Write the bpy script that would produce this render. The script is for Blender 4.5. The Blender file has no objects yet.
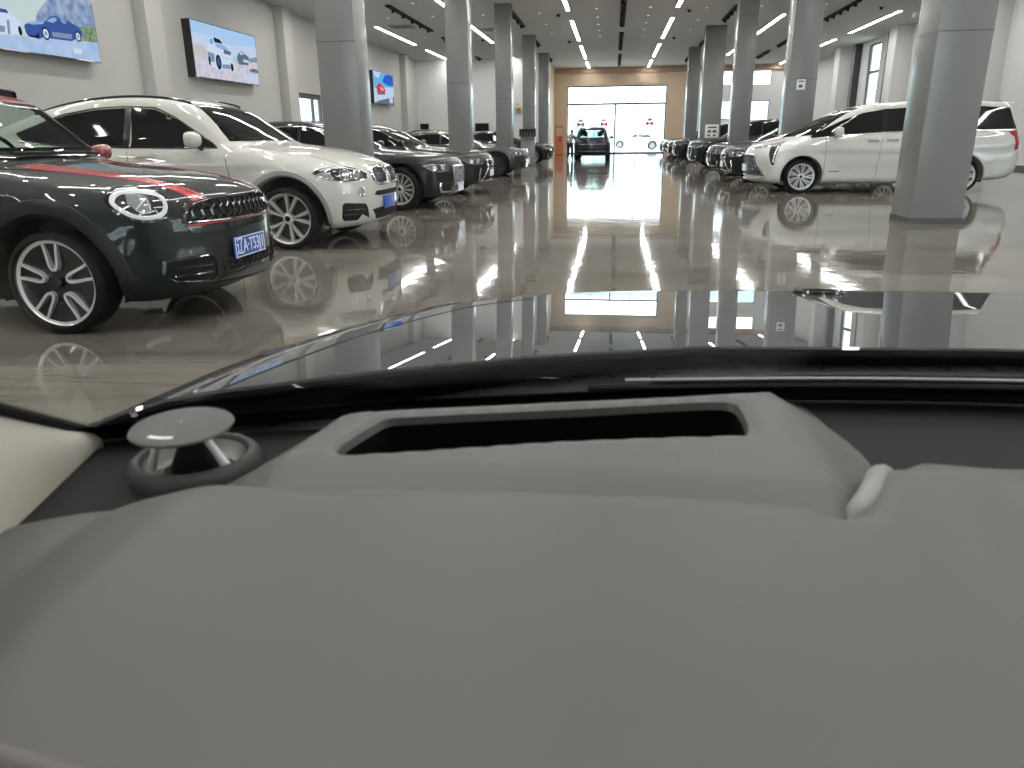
import bpy, bmesh, math, random
import numpy as np
from mathutils import Vector, Matrix
from mathutils.bvhtree import BVHTree
from mathutils.geometry import delaunay_2d_cdt
random.seed(7)
SC = bpy.context.scene
COL = SC.collection
PI = math.pi

# ------------------------------------------------------------------ materials
MATS = {}
def mat(name, col, rough=.5, metal=0., coat=0., spec=.5, emit=None, es=1., coat_rough=.02):
    if name in MATS: return MATS[name]
    m = bpy.data.materials.new(name); m.use_nodes = True
    b = m.node_tree.nodes['Principled BSDF']
    b.inputs['Base Color'].default_value = (*col, 1)
    b.inputs['Roughness'].default_value = rough
    b.inputs['Metallic'].default_value = metal
    b.inputs['Specular IOR Level'].default_value = spec
    b.inputs['Coat Weight'].default_value = coat
    b.inputs['Coat Roughness'].default_value = coat_rough
    if emit:
        b.inputs['Emission Color'].default_value = (*emit, 1)
        b.inputs['Emission Strength'].default_value = es
    MATS[name] = m
    return m
def emis(name, col, s):
    if name in MATS: return MATS[name]
    m = bpy.data.materials.new(name); m.use_nodes = True
    nt = m.node_tree; nt.nodes.clear()
    e = nt.nodes.new('ShaderNodeEmission'); o = nt.nodes.new('ShaderNodeOutputMaterial')
    e.inputs[0].default_value = (*col, 1); e.inputs[1].default_value = s
    nt.links.new(e.outputs[0], o.inputs[0]); MATS[name] = m
    return m
def thin_glass(name, tint, refl=1., ior=1.5, rough=0.):
    """single sheet of glass: Fresnel share mirrors, the rest passes straight through with a tint"""
    if name in MATS: return MATS[name]
    m = bpy.data.materials.new(name); m.use_nodes = True
    nt = m.node_tree; nt.nodes.clear(); N = nt.nodes.new
    t = N('ShaderNodeBsdfTransparent'); t.inputs[0].default_value = (*tint, 1)
    g = N('ShaderNodeBsdfGlossy'); g.inputs['Roughness'].default_value = rough
    f = N('ShaderNodeFresnel'); f.inputs[0].default_value = ior
    k = N('ShaderNodeMath'); k.operation = 'MULTIPLY'; k.inputs[1].default_value = refl
    x = N('ShaderNodeMixShader'); o = N('ShaderNodeOutputMaterial')
    gm = N('ShaderNodeNewGeometry'); mr = N('ShaderNodeMapRange'); mr.inputs[3].default_value = ior; mr.inputs[4].default_value = 1/ior      # same mirror share from either side of the sheet
    nt.links.new(gm.outputs['Backfacing'], mr.inputs[0]); nt.links.new(mr.outputs[0], f.inputs[0])
    nt.links.new(f.outputs[0], k.inputs[0]); nt.links.new(k.outputs[0], x.inputs[0])
    nt.links.new(t.outputs[0], x.inputs[1]); nt.links.new(g.outputs[0], x.inputs[2]); nt.links.new(x.outputs[0], o.inputs[0])
    MATS[name] = m
    return m
def noise_bump(m, scale, strength, dist=.001, vec_scale=None, detail=3.):
    nt = m.node_tree; N = nt.nodes.new; b = nt.nodes['Principled BSDF']
    tc = N('ShaderNodeTexCoord'); n = N('ShaderNodeTexNoise'); n.inputs['Scale'].default_value = scale; n.inputs['Detail'].default_value = detail
    bp = N('ShaderNodeBump'); bp.inputs['Strength'].default_value = strength; bp.inputs['Distance'].default_value = dist
    if vec_scale:
        mp = N('ShaderNodeMapping'); mp.inputs['Scale'].default_value = vec_scale
        nt.links.new(tc.outputs['Object'], mp.inputs[0]); nt.links.new(mp.outputs[0], n.inputs['Vector'])
    else:
        nt.links.new(tc.outputs['Object'], n.inputs['Vector'])
    nt.links.new(n.outputs['Fac'], bp.inputs['Height']); nt.links.new(bp.outputs[0], b.inputs['Normal'])
    return m

# ------------------------------------------------------------------ objects
def link(o, parent=None):
    COL.objects.link(o)
    if parent is not None: o.parent = parent
    return o
def mesh_obj(name, verts, faces, m, parent=None, smooth=True, loc=None, rot=None, angle=None):
    me = bpy.data.meshes.new(name)
    me.from_pydata([tuple(map(float, v)) for v in verts], [], [tuple(map(int, f)) for f in faces])
    me.validate(); me.update()
    if smooth:
        me.polygons.foreach_set('use_smooth', [True]*len(me.polygons))
        if angle is not None: me.set_sharp_from_angle(angle=math.radians(angle))
    if m: me.materials.append(m)
    o = bpy.data.objects.new(name, me)
    if loc is not None: o.location = loc
    if rot is not None: o.rotation_euler = rot
    return link(o, parent)
def bm_obj(name, bm, m, parent=None, smooth=False, angle=None, loc=None, rot=None):
    bmesh.ops.recalc_face_normals(bm, faces=bm.faces)
    me = bpy.data.meshes.new(name); bm.to_mesh(me); bm.free()
    if smooth:
        me.polygons.foreach_set('use_smooth', [True]*len(me.polygons))
        if angle is not None: me.set_sharp_from_angle(angle=math.radians(angle))
    if m: me.materials.append(m)
    o = bpy.data.objects.new(name, me)
    if loc is not None: o.location = loc
    if rot is not None: o.rotation_euler = rot
    return link(o, parent)
def empty(name, loc=(0,0,0), rz=0, parent=None):
    o = bpy.data.objects.new(name, None); o.location = loc; o.rotation_euler = (0, 0, rz)
    o.empty_display_size = .2
    return link(o, parent)
def tag(o, label=None, cat=None, group=None, kind=None):
    if label: o['label'] = label
    if cat: o['category'] = cat
    if group: o['group'] = group
    if kind: o['kind'] = kind
    return o
def copy_tree(o, parent=None):
    c = o.copy(); COL.objects.link(c); c.parent = parent
    for ch in list(o.children): copy_tree(ch, c)
    return c
def add_box(bm, lo, hi, bev=0., seg=2):
    lo, hi = Vector(lo), Vector(hi)
    r = bmesh.ops.create_cube(bm, size=1., matrix=Matrix.Translation((lo+hi)/2) @ Matrix.Diagonal((*(hi-lo), 1)))
    if bev > 0:
        es = list({e for v in r['verts'] for e in v.link_edges})
        bmesh.ops.bevel(bm, geom=es, offset=bev, segments=seg, affect='EDGES', profile=.6)
def box_obj(name, lo, hi, m, parent=None, bev=0., seg=2, loc=None, rot=None):
    bm = bmesh.new(); add_box(bm, lo, hi, bev, seg)
    return bm_obj(name, bm, m, parent, smooth=bev > 0, angle=40, loc=loc, rot=rot)
def lathe(profile, n=48, axis='y', closed=False):
    """profile of (radius, offset along axis) -> verts, faces"""
    V, Fc = [], []
    for k in range(n):
        a = 2*PI*k/n
        for r, h in profile:
            p = (r*math.cos(a), h, r*math.sin(a)) if axis == 'y' else (r*math.cos(a), r*math.sin(a), h)
            V.append(p)
    m = len(profile)
    for k in range(n):
        k2 = (k+1) % n
        for j in range(m - (0 if closed else 1)):
            j2 = (j+1) % m
            Fc.append((k*m+j, k*m+j2, k2*m+j2, k2*m+j))
    return V, Fc
def tube(pts, r, n=8, closed=False):
    pts = [Vector(p) for p in pts]; V, Fc = [], []
    rs = r if isinstance(r, (list, tuple)) else [r]*len(pts)
    up0 = None
    for i, p in enumerate(pts):
        a = pts[i-1] if (i > 0 or closed) else p; b = pts[(i+1) % len(pts)] if (i < len(pts)-1 or closed) else p
        t = (b-a).normalized()
        if up0 is None: up0 = t.orthogonal().normalized()
        u = (up0 - t*up0.dot(t)).normalized(); up0 = u; w = t.cross(u)
        for k in range(n):
            an = 2*PI*k/n
            V.append(p + (u*math.cos(an)+w*math.sin(an))*rs[i])
    L = len(pts)
    for i in range(L if closed else L-1):
        i2 = (i+1) % L
        for k in range(n):
            k2 = (k+1) % n
            Fc.append((i*n+k, i*n+k2, i2*n+k2, i2*n+k))
    if not closed:
        Fc.append(tuple(range(n))[::-1]); Fc.append(tuple((L-1)*n+k for k in range(n)))
    return V, Fc
def join_geo(parts):
    V, Fc = [], []
    for v, f in parts:
        o = len(V); V += [tuple(x) for x in v]; Fc += [tuple(i+o for i in q) for q in f]
    return V, Fc
def xf(geo, M):
    return [tuple(M @ Vector(v)) for v in geo[0]], geo[1]
def box_geo(lo, hi):
    x0, y0, z0 = lo; x1, y1, z1 = hi
    V = [(x0,y0,z0),(x1,y0,z0),(x1,y1,z0),(x0,y1,z0),(x0,y0,z1),(x1,y0,z1),(x1,y1,z1),(x0,y1,z1)]
    return V, [(0,3,2,1),(4,5,6,7),(0,1,5,4),(1,2,6,5),(2,3,7,6),(3,0,4,7)]
def prism(poly, h0, h1, f):
    """closed 2-D outline swept between h0 and h1; f(u, v, h) gives the point"""
    n = len(poly)
    V = [f(u, v, h0) for u, v in poly] + [f(u, v, h1) for u, v in poly]
    return V, [tuple(range(n))[::-1], tuple(range(n, 2*n))] + [(i, (i+1) % n, n+(i+1) % n, n+i) for i in range(n)]

# ------------------------------------------------------------------ splines and polygons
def catmull(pts, per=6, closed=False):
    P = [np.array(p, float) for p in pts]; n = len(P); out = []
    for i in range(n if closed else n-1):
        p1, p2 = P[i], P[(i+1) % n]
        p0 = P[i-1] if (i > 0 or closed) else 2*p1-p2
        p3 = P[(i+2) % n] if (i < n-2 or closed) else 2*p2-p1
        d1 = max(np.linalg.norm(p1-p0), 1e-6)**.5; d2 = max(np.linalg.norm(p2-p1), 1e-6)**.5; d3 = max(np.linalg.norm(p3-p2), 1e-6)**.5
        for k in range(per):
            t = d1 + d2*k/per
            a1 = p0*(d1-t)/d1 + p1*t/d1
            a2 = p1*(d1+d2-t)/d2 + p2*(t-d1)/d2
            a3 = p2*(d1+d2+d3-t)/d3 + p3*(t-d1-d2)/d3
            b1 = a1*(d1+d2-t)/(d1+d2) + a2*t/(d1+d2)
            b2 = a2*(d1+d2+d3-t)/(d2+d3) + a3*(t-d1)/(d2+d3)
            out.append(tuple(b1*(d1+d2-t)/d2 + b2*(t-d1)/d2))
    if not closed: out.append(tuple(P[-1]))
    return out
def in_poly(x, y, poly):
    x = np.asarray(x, float); y = np.asarray(y, float); inside = np.zeros(x.shape, bool)
    n = len(poly)
    for i in range(n):
        x1, y1 = poly[i]; x2, y2 = poly[(i+1) % n]
        if y1 == y2: continue
        c = ((y1 > y) != (y2 > y)) & (x < (x2-x1)*(y-y1)/(y2-y1) + x1)
        inside ^= c
    return inside
def inset_poly(poly, d):
    """shrink a polygon by d (towards its inside)"""
    n = len(poly); P = [np.array(p, float) for p in poly]
    A = sum(P[i][0]*P[(i+1) % n][1]-P[(i+1) % n][0]*P[i][1] for i in range(n))
    s = 1 if A > 0 else -1; out = []
    for i in range(n):
        e1 = P[i]-P[i-1]; e2 = P[(i+1) % n]-P[i]
        n1 = np.array([-e1[1], e1[0]])*s/max(np.linalg.norm(e1), 1e-9); n2 = np.array([-e2[1], e2[0]])*s/max(np.linalg.norm(e2), 1e-9)
        b = n1+n2; L = np.linalg.norm(b)
        b = n1 if L < 1e-6 else b/L
        out.append(tuple(P[i] + b*d/max(.5, float(b@n1))))
    return out
def resample(poly, step, closed=True):
    out = []; n = len(poly)
    for i in range(n if closed else n-1):
        a = np.array(poly[i], float); b = np.array(poly[(i+1) % n], float)
        k = max(1, int(math.ceil(np.linalg.norm(b-a)/step)))
        out += [tuple(a+(b-a)*j/k) for j in range(k)]
    if not closed: out.append(tuple(poly[-1]))
    return out
def fill2d(outer, step, hole=None):
    """triangulated fill of a 2-D outline, optionally with a hole"""
    bo = resample(outer, step); pts = list(bo); edges = [(i, (i+1) % len(bo)) for i in range(len(bo))]
    if hole:
        bh = resample(hole, step); o = len(pts); pts += bh
        edges += [(o+i, o+(i+1) % len(bh)) for i in range(len(bh))]
    xs = [p[0] for p in outer]; ys = [p[1] for p in outer]
    gx, gy = np.meshgrid(np.arange(min(xs)+step*.5, max(xs), step), np.arange(min(ys)+step*.5, max(ys), step))
    gx = gx.ravel(); gy = gy.ravel()
    ins = inset_poly(outer, step*.45)
    ok = in_poly(gx, gy, ins)
    if hole: ok &= ~in_poly(gx, gy, inset_poly(hole, -step*.45))
    pts += list(zip(gx[ok], gy[ok]))
    v, e, f, *_ = delaunay_2d_cdt([Vector((float(a), float(b))) for a, b in pts], edges, [], 0, 1e-6)
    v = np.array([(a.x, a.y) for a in v]); f = np.array([q for q in f if len(q) == 3])
    c = v[f].mean(1)
    k = in_poly(c[:, 0], c[:, 1], bo)
    if hole: k &= ~in_poly(c[:, 0], c[:, 1], bh)
    return v, f[k]

# ------------------------------------------------------------------ implicit surfaces -> meshes
def smax(a, b, k):
    h = np.maximum(k-np.abs(a-b), 0)/k
    return np.maximum(a, b) + h*h*k*.25
def smin(a, b, k): return -smax(-a, -b, k)
def sstep(t):
    t = np.clip(t, 0, 1); return t*t*(3-2*t)
class SD2:
    """signed distance to a closed 2-D outline, sampled on a grid"""
    def __init__(s, poly, h=.012, pad=.35):
        P = np.array(poly, float); s.h = h; s.o = P.min(0)-pad
        n = np.ceil((P.max(0)+pad-s.o)/h).astype(int)+2
        X, Z = np.meshgrid(s.o[0]+h*np.arange(n[0]), s.o[1]+h*np.arange(n[1]), indexing='ij')
        d = np.full(X.shape, 1e9)
        for i in range(len(P)):
            a = P[i]; b = P[(i+1) % len(P)]; e = b-a; L = float(e@e)
            if L < 1e-12: continue
            t = np.clip(((X-a[0])*e[0]+(Z-a[1])*e[1])/L, 0, 1)
            d = np.minimum(d, (X-a[0]-t*e[0])**2+(Z-a[1]-t*e[1])**2)
        d = np.sqrt(d); s.g = np.where(in_poly(X, Z, P), -d, d)
    def __call__(s, x, z):
        u = np.clip((x-s.o[0])/s.h, 0, s.g.shape[0]-1.001); v = np.clip((z-s.o[1])/s.h, 0, s.g.shape[1]-1.001)
        i = u.astype(int); j = v.astype(int); fu = u-i; fv = v-j; g = s.g
        return (g[i, j]*(1-fu)+g[i+1, j]*fu)*(1-fv) + (g[i, j+1]*(1-fu)+g[i+1, j+1]*fu)*fv
def surface_nets(F, lo, hi, h):
    lo = np.array(lo, float); n = np.ceil((np.array(hi)-lo)/h).astype(int)+1
    ax = [lo[k]+h*np.arange(n[k]) for k in range(3)]
    V = np.empty(n)
    for i0 in range(0, n[0], 24):
        X, Y, Z = np.meshgrid(ax[0][i0:i0+24], ax[1], ax[2], indexing='ij')
        V[i0:i0+24] = F(X, Y, Z)
    S = V < 0
    acc = np.zeros((*(n-1), 3)); cnt = np.zeros(n-1)
    corners = [(a, b, c) for a in (0, 1) for b in (0, 1) for c in (0, 1)]
    sl = lambda c: tuple(slice(c[k], n[k]-1+c[k]) for k in range(3))
    for a in corners:
        for k in range(3):
            if a[k] == 0:
                b = list(a); b[k] = 1; b = tuple(b)
                va, vb = V[sl(a)], V[sl(b)]; cr = (va < 0) != (vb < 0)
                t = np.where(cr, va/np.where(va == vb, 1, va-vb), 0)
                p = np.zeros((*va.shape, 3)); p[...] = a; p[..., k] += t
                acc += np.where(cr[..., None], p, 0); cnt += cr
    act = cnt > 0; idx = -np.ones(act.shape, int); idx[act] = np.arange(act.sum())
    ii = np.argwhere(act); P = lo + h*(ii + acc[act]/cnt[act][:, None])
    quads = []
    for k in range(3):
        a, b = (k+1) % 3, (k+2) % 3
        s0 = [slice(1, n[q]-1) for q in range(3)]; s1 = list(s0); s0[k] = slice(0, n[k]-1); s1[k] = slice(1, n[k])
        A, B = S[tuple(s0)], S[tuple(s1)]
        for flip, cond in ((False, A & ~B), (True, ~A & B)):
            e = np.argwhere(cond)
            if not len(e): continue
            off = np.ones(3, int); off[k] = 0; e = e+off
            def cell(da, db):
                c = e.copy(); c[:, a] -= da; c[:, b] -= db
                return idx[c[:, 0], c[:, 1], c[:, 2]]
            q = np.stack([cell(1, 1), cell(0, 1), cell(0, 0), cell(1, 0)], 1)
            quads.append(q[:, ::-1] if flip else q)
    Q = np.concatenate(quads)
    eps = h*.25
    for it in range(3):
        f = F(P[:, 0], P[:, 1], P[:, 2]); G = np.empty_like(P)
        for k in range(3):
            d = np.zeros(3); d[k] = eps
            G[:, k] = (F(*(P+d).T)-F(*(P-d).T))/(2*eps)
        L = np.maximum((G*G).sum(1), .15)
        st = -(f/L)[:, None]*G
        sn = np.linalg.norm(st, axis=1); st *= np.minimum(1, h*.6/np.maximum(sn, 1e-9))[:, None]
        P = P+st
    return P, Q

def car_paint(name, col, rough=.4, metal=0., coat=1.): return mat(name, col, rough, metal, coat=coat, spec=.15)
mat('rubber', (.005, .005, .0055), .7, spec=.15)
mat('disc', (.12, .12, .12), .35, .9)
mat('black_matte', (.008, .008, .008), .8, spec=.2)
mat('black_gloss', (.006, .006, .007), .12, coat=.5)
mat('black_plastic', (.006, .0065, .007), .5, spec=.2)
mat('silver', (.66, .66, .65), .3, .6)
mat('silver_dark', (.05, .05, .055), .3, .8)
mat('chrome', (.8, .8, .82), .08, 1.)
mat('chrome_dark', (.22, .22, .23), .18, 1.)
mat('window_dark', (.004, .004, .005), .03, spec=.5)
mat('lamp_dark', (.03, .03, .033), .1, .3, coat=1.)
mat('lamp_white', (.46, .47, .47), .2, coat=1.)
mat('lamp_clear', (.45, .46, .48), .08, .7, coat=1.)
mat('lamp_red', (.30, .008, .016), .15, coat=1.)
mat('lamp_red_dark', (.018, .006, .008), .15, coat=1.)
mat('stripe_red', (.42, .012, .022), .3, coat=1.)
mat('roof_red', (.20, .008, .018), .3, coat=1.)
mat('plate_blue', (.010, .050, .28), .35)
mat('plate_violet', (.035, .035, .10), .4)
mat('plate_white', (.75, .78, .85), .35)
mat('plate_text', (.70, .76, .90), .4)
mat('grey_plastic', (.30, .30, .295), .5)
PAINT_GREEN = car_paint('paint_dark_green', (.002, .006, .0056), coat=.85)
PAINT_WHITE = car_paint('paint_white', (.43, .42, .385))
PAINT_VAN = car_paint('paint_white_van', (.47, .465, .445))
PAINT_BLACK = car_paint('paint_black', (.004, .005, .006), coat=.75)
for m_ in (PAINT_BLACK, PAINT_GREEN): m_.node_tree.nodes['Principled BSDF'].inputs['Coat IOR'].default_value = 1.38
PAINT_GREY = car_paint('paint_grey', (.035, .037, .037), .35, .5)
PAINT_TAN = car_paint('paint_bronze', (.16, .15, .12), .35, .5)
PAINT_SILVER = car_paint('paint_silver', (.45, .46, .47), .3, .5)
PAINT_NAVY = car_paint('paint_navy', (.004, .006, .014), coat=.4)
glass_car = thin_glass('glass_car', (.78, .86, .82), .7)

# ------------------------------------------------------------------ cars: local frame, x forward, y left, z up, origin on the ground under the front axle
class Car:
    def __init__(s, spec, res):
        s.sp = spec; s.W = spec['W']; s.wb = spec['wb']; s.R = spec['R']; s.Ra = spec.get('Ra', s.R+.055)
        s.low = SD2(spec['low']); s.green = SD2(spec['green'])
        lo = np.array(spec['low']); s.xf = lo[:, 0].max(); s.xr = lo[:, 0].min()
        g = np.array(spec['green']); s.zt = g[:, 1].max()
        P, Q = surface_nets(s.F, (s.xr-.08, -s.W-.12, .05), (s.xf+.08, s.W+.12, s.zt+.08), res)
        s.P, s.Q = P, Q
        s.bvh = BVHTree.FromPolygons([tuple(p) for p in P], [tuple(int(i) for i in q) for q in Q])
    def wl(s, x, z):
        sp = s.sp
        w = s.W*np.interp(z, sp['wz'], sp['wf'])
        fx = np.clip((x-(s.xf-1.0))/1.0, 0, 1.2); rx = np.clip(((s.xr+1.0)-x)/1.0, 0, 1.2)
        w = w*(1-sp.get('tf', .07)*fx**2-sp.get('tr', .07)*rx**2)
        for xw in (0., -s.wb):
            r = np.hypot(x-xw, z-s.R)
            w = w + sp.get('flare', .018)*np.exp(-((r-s.Ra-.02)/.10)**2)*sstep((z-.1)/.15)
        zc = sp.get('crease', .82)
        w = w + sp.get('cr', .010)*np.exp(-np.abs(z-zc)/.035)*sstep((s.xf-.55-x)/.4)
        w = w - sp.get('scoop', .018)*np.exp(-((z-.45)/.13)**2)*sstep((-.45-x)/.25)*sstep((x+s.wb-.45)/.25)
        return w
    def F(s, x, y, z):
        sp = s.sp; ay = np.abs(y)
        wl = s.wl(x, z); t = np.clip(ay/s.W, 0, 1.15)
        xm = (s.xf+s.xr)/2
        wf = sstep((x-xm)/(s.xf-xm)*1.3); wr = sstep((xm-x)/(xm-s.xr)*1.3)
        x2 = x + sp.get('bow', .3)*t**sp.get('bp', 3.)*wf - sp.get('rbow', .2)*t**3*wr
        z2 = z + sp.get('crown', .05)*t**2*sstep((z-.5)/.4)
        fl = smax(s.low(x2, z2), ay-wl, sp.get('kl', .13))
        zb, zr = sp['belt'], s.zt
        wg = s.W*(sp['gb']+(sp['gr']-sp['gb'])*np.clip((z-zb)/(zr-zb), -.6, 1.1)) - .03*sstep((x-sp.get('gx', -.3))/.5)
        fg = smax(s.green(x2, z2), ay-wg, sp.get('kg', .12))
        f = smin(fl, fg, sp.get('kj', .06))
        for xw in (0., -s.wb):
            r = np.hypot(x-xw, z-s.R)
            f = np.maximum(f, -np.maximum(r-s.Ra, (s.W-.34)-ay))
        return f
    # ---- pieces that follow the body surface
    def frame(s, view):
        """projection frames: name -> (point(u, v), ray direction)"""
        if view == 'R': return lambda u, v: (Vector((u, -3, v)), Vector((0, 1, 0)))
        if view == 'L': return lambda u, v: (Vector((u, 3, v)), Vector((0, -1, 0)))
        if view == 'F': return lambda u, v: (Vector((s.xf+2, u, v)), Vector((-1, 0, 0)))
        if view == 'B': return lambda u, v: (Vector((s.xr-2, u, v)), Vector((1, 0, 0)))
        if view == 'T': return lambda u, v: (Vector((u, v, 4)), Vector((0, 0, -1)))
        a = math.radians(view)                      # from the front, turned a degrees towards the left side
        d = Vector((-math.cos(a), -math.sin(a), 0)); r = Vector((-math.sin(a), math.cos(a), 0))
        return lambda u, v: (r*u + Vector((0, 0, v)) - d*5, d)
    def hit(s, view, u, v):
        o, d = s.frame(view)(float(u), float(v))
        p, n, i, dist = s.bvh.ray_cast(o, d, 12)
        return (p, n, d) if p is not None else None
    def sheet(s, view, outer, off=.004, step=.03, hole=None, skirt=.012):
        v2, f = fill2d(outer, step, hole)
        V = []; ok = []; D = None; last = None
        for u, v in v2:
            h = s.hit(view, u, v)
            if h is None: ok.append(False); V.append(Vector((0, 0, 0))); continue
            p, n, D = h; ok.append(True); V.append(p - D*off*min(3., 1/max(.34, abs(n.dot(D)))))
        f = [tuple(q) for q in f if all(ok[i] for i in q)]
        if not f: return [], []
        # skirt
        ec = {}
        for q in f:
            for a, b in ((q[0], q[1]), (q[1], q[2]), (q[2], q[0])): ec[(a, b)] = ec.get((a, b), 0)+1
        inner = {}
        F2 = list(f)
        for (a, b) in list(ec):
            if (b, a) not in ec:
                for i in (a, b):
                    if i not in inner: inner[i] = len(V); V.append(V[i]+D*skirt)
                F2.append((b, a, inner[a], inner[b]))
        return V, F2
    def ribbon(s, view, line, width, h=.006, step=.03, closed=False):
        pts = resample(line, step, closed); n = len(pts)
        V, Fc = [], []; row = []
        for i in range(n):
            a = np.array(pts[i-1] if (i > 0 or closed) else pts[i]); b = np.array(pts[(i+1) % n] if (i < n-1 or closed) else pts[i])
            t = b-a; t = t/max(np.linalg.norm(t), 1e-9); nn = np.array([-t[1], t[0]])
            w = width(i/max(1, n-1)) if callable(width) else width
            r = []
            for k, q in ((-.5, -.004), (-.42, h*.8), (0, h), (.42, h*.8), (.5, -.004)):
                hh = s.hit(view, *(np.array(pts[i])+nn*w*k))
                if hh is None: r = None; break
                r.append(hh[0]-hh[2]*q*min(2.5, 1/max(.4, abs(hh[1].dot(hh[2])))))
            row.append(r)
        idx = []
        for r in row:
            if r is None: idx.append(None)
            else: idx.append(len(V)); V += r
        for i in range(n if closed else n-1):
            a, b = idx[i], idx[(i+1) % n]
            if a is None or b is None: continue
            for k in range(4): Fc.append((a+k, b+k, b+k+1, a+k+1))
        return V, Fc
    def both(s, fn, view, *a, **k):
        """the same piece on the right and the left side"""
        g = fn(view, *a, **k)
        return g, mirror(g)
def mirror(g):
    return [Vector((v[0], -v[1], v[2])) for v in g[0]], [tuple(q[::-1]) for q in g[1]]
def mirror_geo(g): return mirror(g)

TYRE = lambda R, rr, w: [(rr+.004, -w*.36), (rr+.012, -w*.47), (R*.86, -w*.52), (R*.955, -w*.47), (R*.99, -w*.36), (R, -w*.18), (R, w*.18), (R*.99, w*.36), (R*.955, w*.47), (R*.86, w*.52), (rr+.012, w*.47), (rr+.004, w*.36)]
def sector(a0, a1, r0, r1, y0, y1, n=6, f0=None, f1=None):
    """bar of a wheel face between angles (given at r0 and r1), outer face towards -y"""
    V, Fc = [], []
    for i in range(n+1):
        t = i/n; r = r0+(r1-r0)*t
        aa, bb = (a0[0]+(a0[1]-a0[0])*t, a1[0]+(a1[1]-a1[0])*t)
        y = y0+(y1-y0)*t
        for a, yy in ((aa, y+.03), (aa+(bb-aa)*.12, y), (bb-(bb-aa)*.12, y), (bb, y+.03)):
            V.append((r*math.cos(a), yy, r*math.sin(a)))
    for i in range(n):
        for k in range(3): Fc.append((i*4+k, i*4+k+1, (i+1)*4+k+1, (i+1)*4+k))
        Fc.append((i*4+3, i*4, (i+1)*4, (i+1)*4+3))
    Fc += [(0, 3, 2, 1), tuple(n*4+k for k in range(4))]
    return V, Fc
def spin_copies(g, n, ph=0.):
    return join_geo([xf(g, Matrix.Rotation(ph+2*PI*k/n, 4, 'Y')) for k in range(n)])
WHEELS = {}
def wheel_meshes(style, R, rr, w):
    key = (style, R, rr, w)
    if key in WHEELS: return WHEELS[key]
    y = -w*.40                                             # outer face plane
    tyre = lathe(TYRE(R, rr, w), 64, closed=True)
    barrel = lathe([(rr+.006, y-.012), (rr+.010, y-.004), (rr+.002, y+.004), (rr-.014, y+.006), (rr-.022, y+.03), (rr-.03, w*.1), (rr-.012, w*.42), (rr+.006, w*.42)], 64)
    dark = None; D2R = PI/180
    if style == 'loops':                                   # five long closed loops standing on a black disc
        face = [lathe([(.001, y+.035), (.05, y+.03), (.09, y+.034), (rr-.06, y+.02), (rr-.012, y+.008)], 64)]
        dark = face[0]
        loops = []
        for k in range(5):
            out = []
            for (rad, an) in ((rr-.008, -10.5), (rr-.05, -10.5), (rr*.62, -11.5), (rr*.43, -13), (rr*.33, -7), (rr*.33, 7), (rr*.43, 13), (rr*.62, 11.5), (rr-.05, 10.5), (rr-.008, 10.5)):
                a = (an*1.0+72*k+90)*D2R; out.append((rad*math.cos(a), rad*math.sin(a)))
            out = catmull(out, 4)
            V, Fc = [], []
            n = len(out)
            for i in range(n):
                a = np.array(out[max(0, i-1)]); b = np.array(out[min(n-1, i+1)]); t = (b-a)/np.linalg.norm(b-a); nn = np.array([-t[1], t[0]])
                for q, yy in ((-.0105, y+.03), (-.0085, y-.002), (.0085, y-.002), (.0105, y+.03)):
                    p = np.array(out[i])+nn*q; V.append((p[0], yy, p[1]))
            for i in range(n-1):
                for k2 in range(3): Fc.append((i*4+k2, i*4+k2+1, i*4+4+k2+1, i*4+4+k2))
            loops.append((V, Fc))
        bright = join_geo([barrel]+loops)
    else:
        bars = []
        if style == 'double5':
            for k in range(5):
                c = (72*k+90)*D2R
                for s in (-1, 1):
                    bars.append(sector((c+s*8*D2R-9*D2R, c+s*14.5*D2R-4.8*D2R), (c+s*8*D2R+9*D2R, c+s*14.5*D2R+4.8*D2R), .055, rr-.006, y+.012, y+.002))
        elif style == 'multi14':
            for k in range(14):
                c = (360/14*k+6)*D2R
                bars.append(sector((c-7*D2R, c-2.6*D2R), (c+7*D2R, c+2.6*D2R), .05, rr-.004, y+.02, y+.002))
        elif style == 'pairs10':
            for k in range(9):
                c = 40*k*D2R
                for s in (-1, 1):
                    bars.append(sector((c+s*6*D2R-5*D2R, c+(s*7+9)*D2R-3.2*D2R), (c+s*6*D2R+5*D2R, c+(s*7+9)*D2R+3.2*D2R), .05, rr-.004, y+.02, y+.002))
        else:
            for k in range(10):
                c = 36*k*D2R
                bars.append(sector((c-10*D2R, c-3.5*D2R), (c+10*D2R, c+3.5*D2R), .05, rr-.004, y+.02, y+.002))
        hub = lathe([(.001, y+.010), (.028, y+.008), (.034, y+.010), (.052, y+.016), (.062, y+.03), (.068, y+.06)], 32)
        bright = join_geo([barrel, hub]+bars)
    disc = lathe([(.07, -.0), (rr*.80, -.0), (rr*.80, .025), (.07, .025)], 40, closed=True)
    back = lathe([(.001, .03), (rr-.03, .03)], 40)  # black disc standing in for the shade behind the spokes
    cal = []
    for i in range(9):
        pass
    cap = lathe([(.001, y-.001), (.026, y), (.030, y+.006), (.032, y+.02)], 24)
    WHEELS[key] = dict(bright=bright, tyre=tyre, disc=disc, back=back, cap=cap, dark=dark)
    return WHEELS[key]
def _mesh(name, g, m, angle=35):
    me = bpy.data.meshes.new(name); me.from_pydata([tuple(map(float, v)) for v in g[0]], [], [tuple(map(int, q)) for q in g[1]]); me.update()
    me.polygons.foreach_set('use_smooth', [True]*len(me.polygons)); me.set_sharp_from_angle(angle=math.radians(angle)); me.materials.append(m)
    return me
WM = {}
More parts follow.
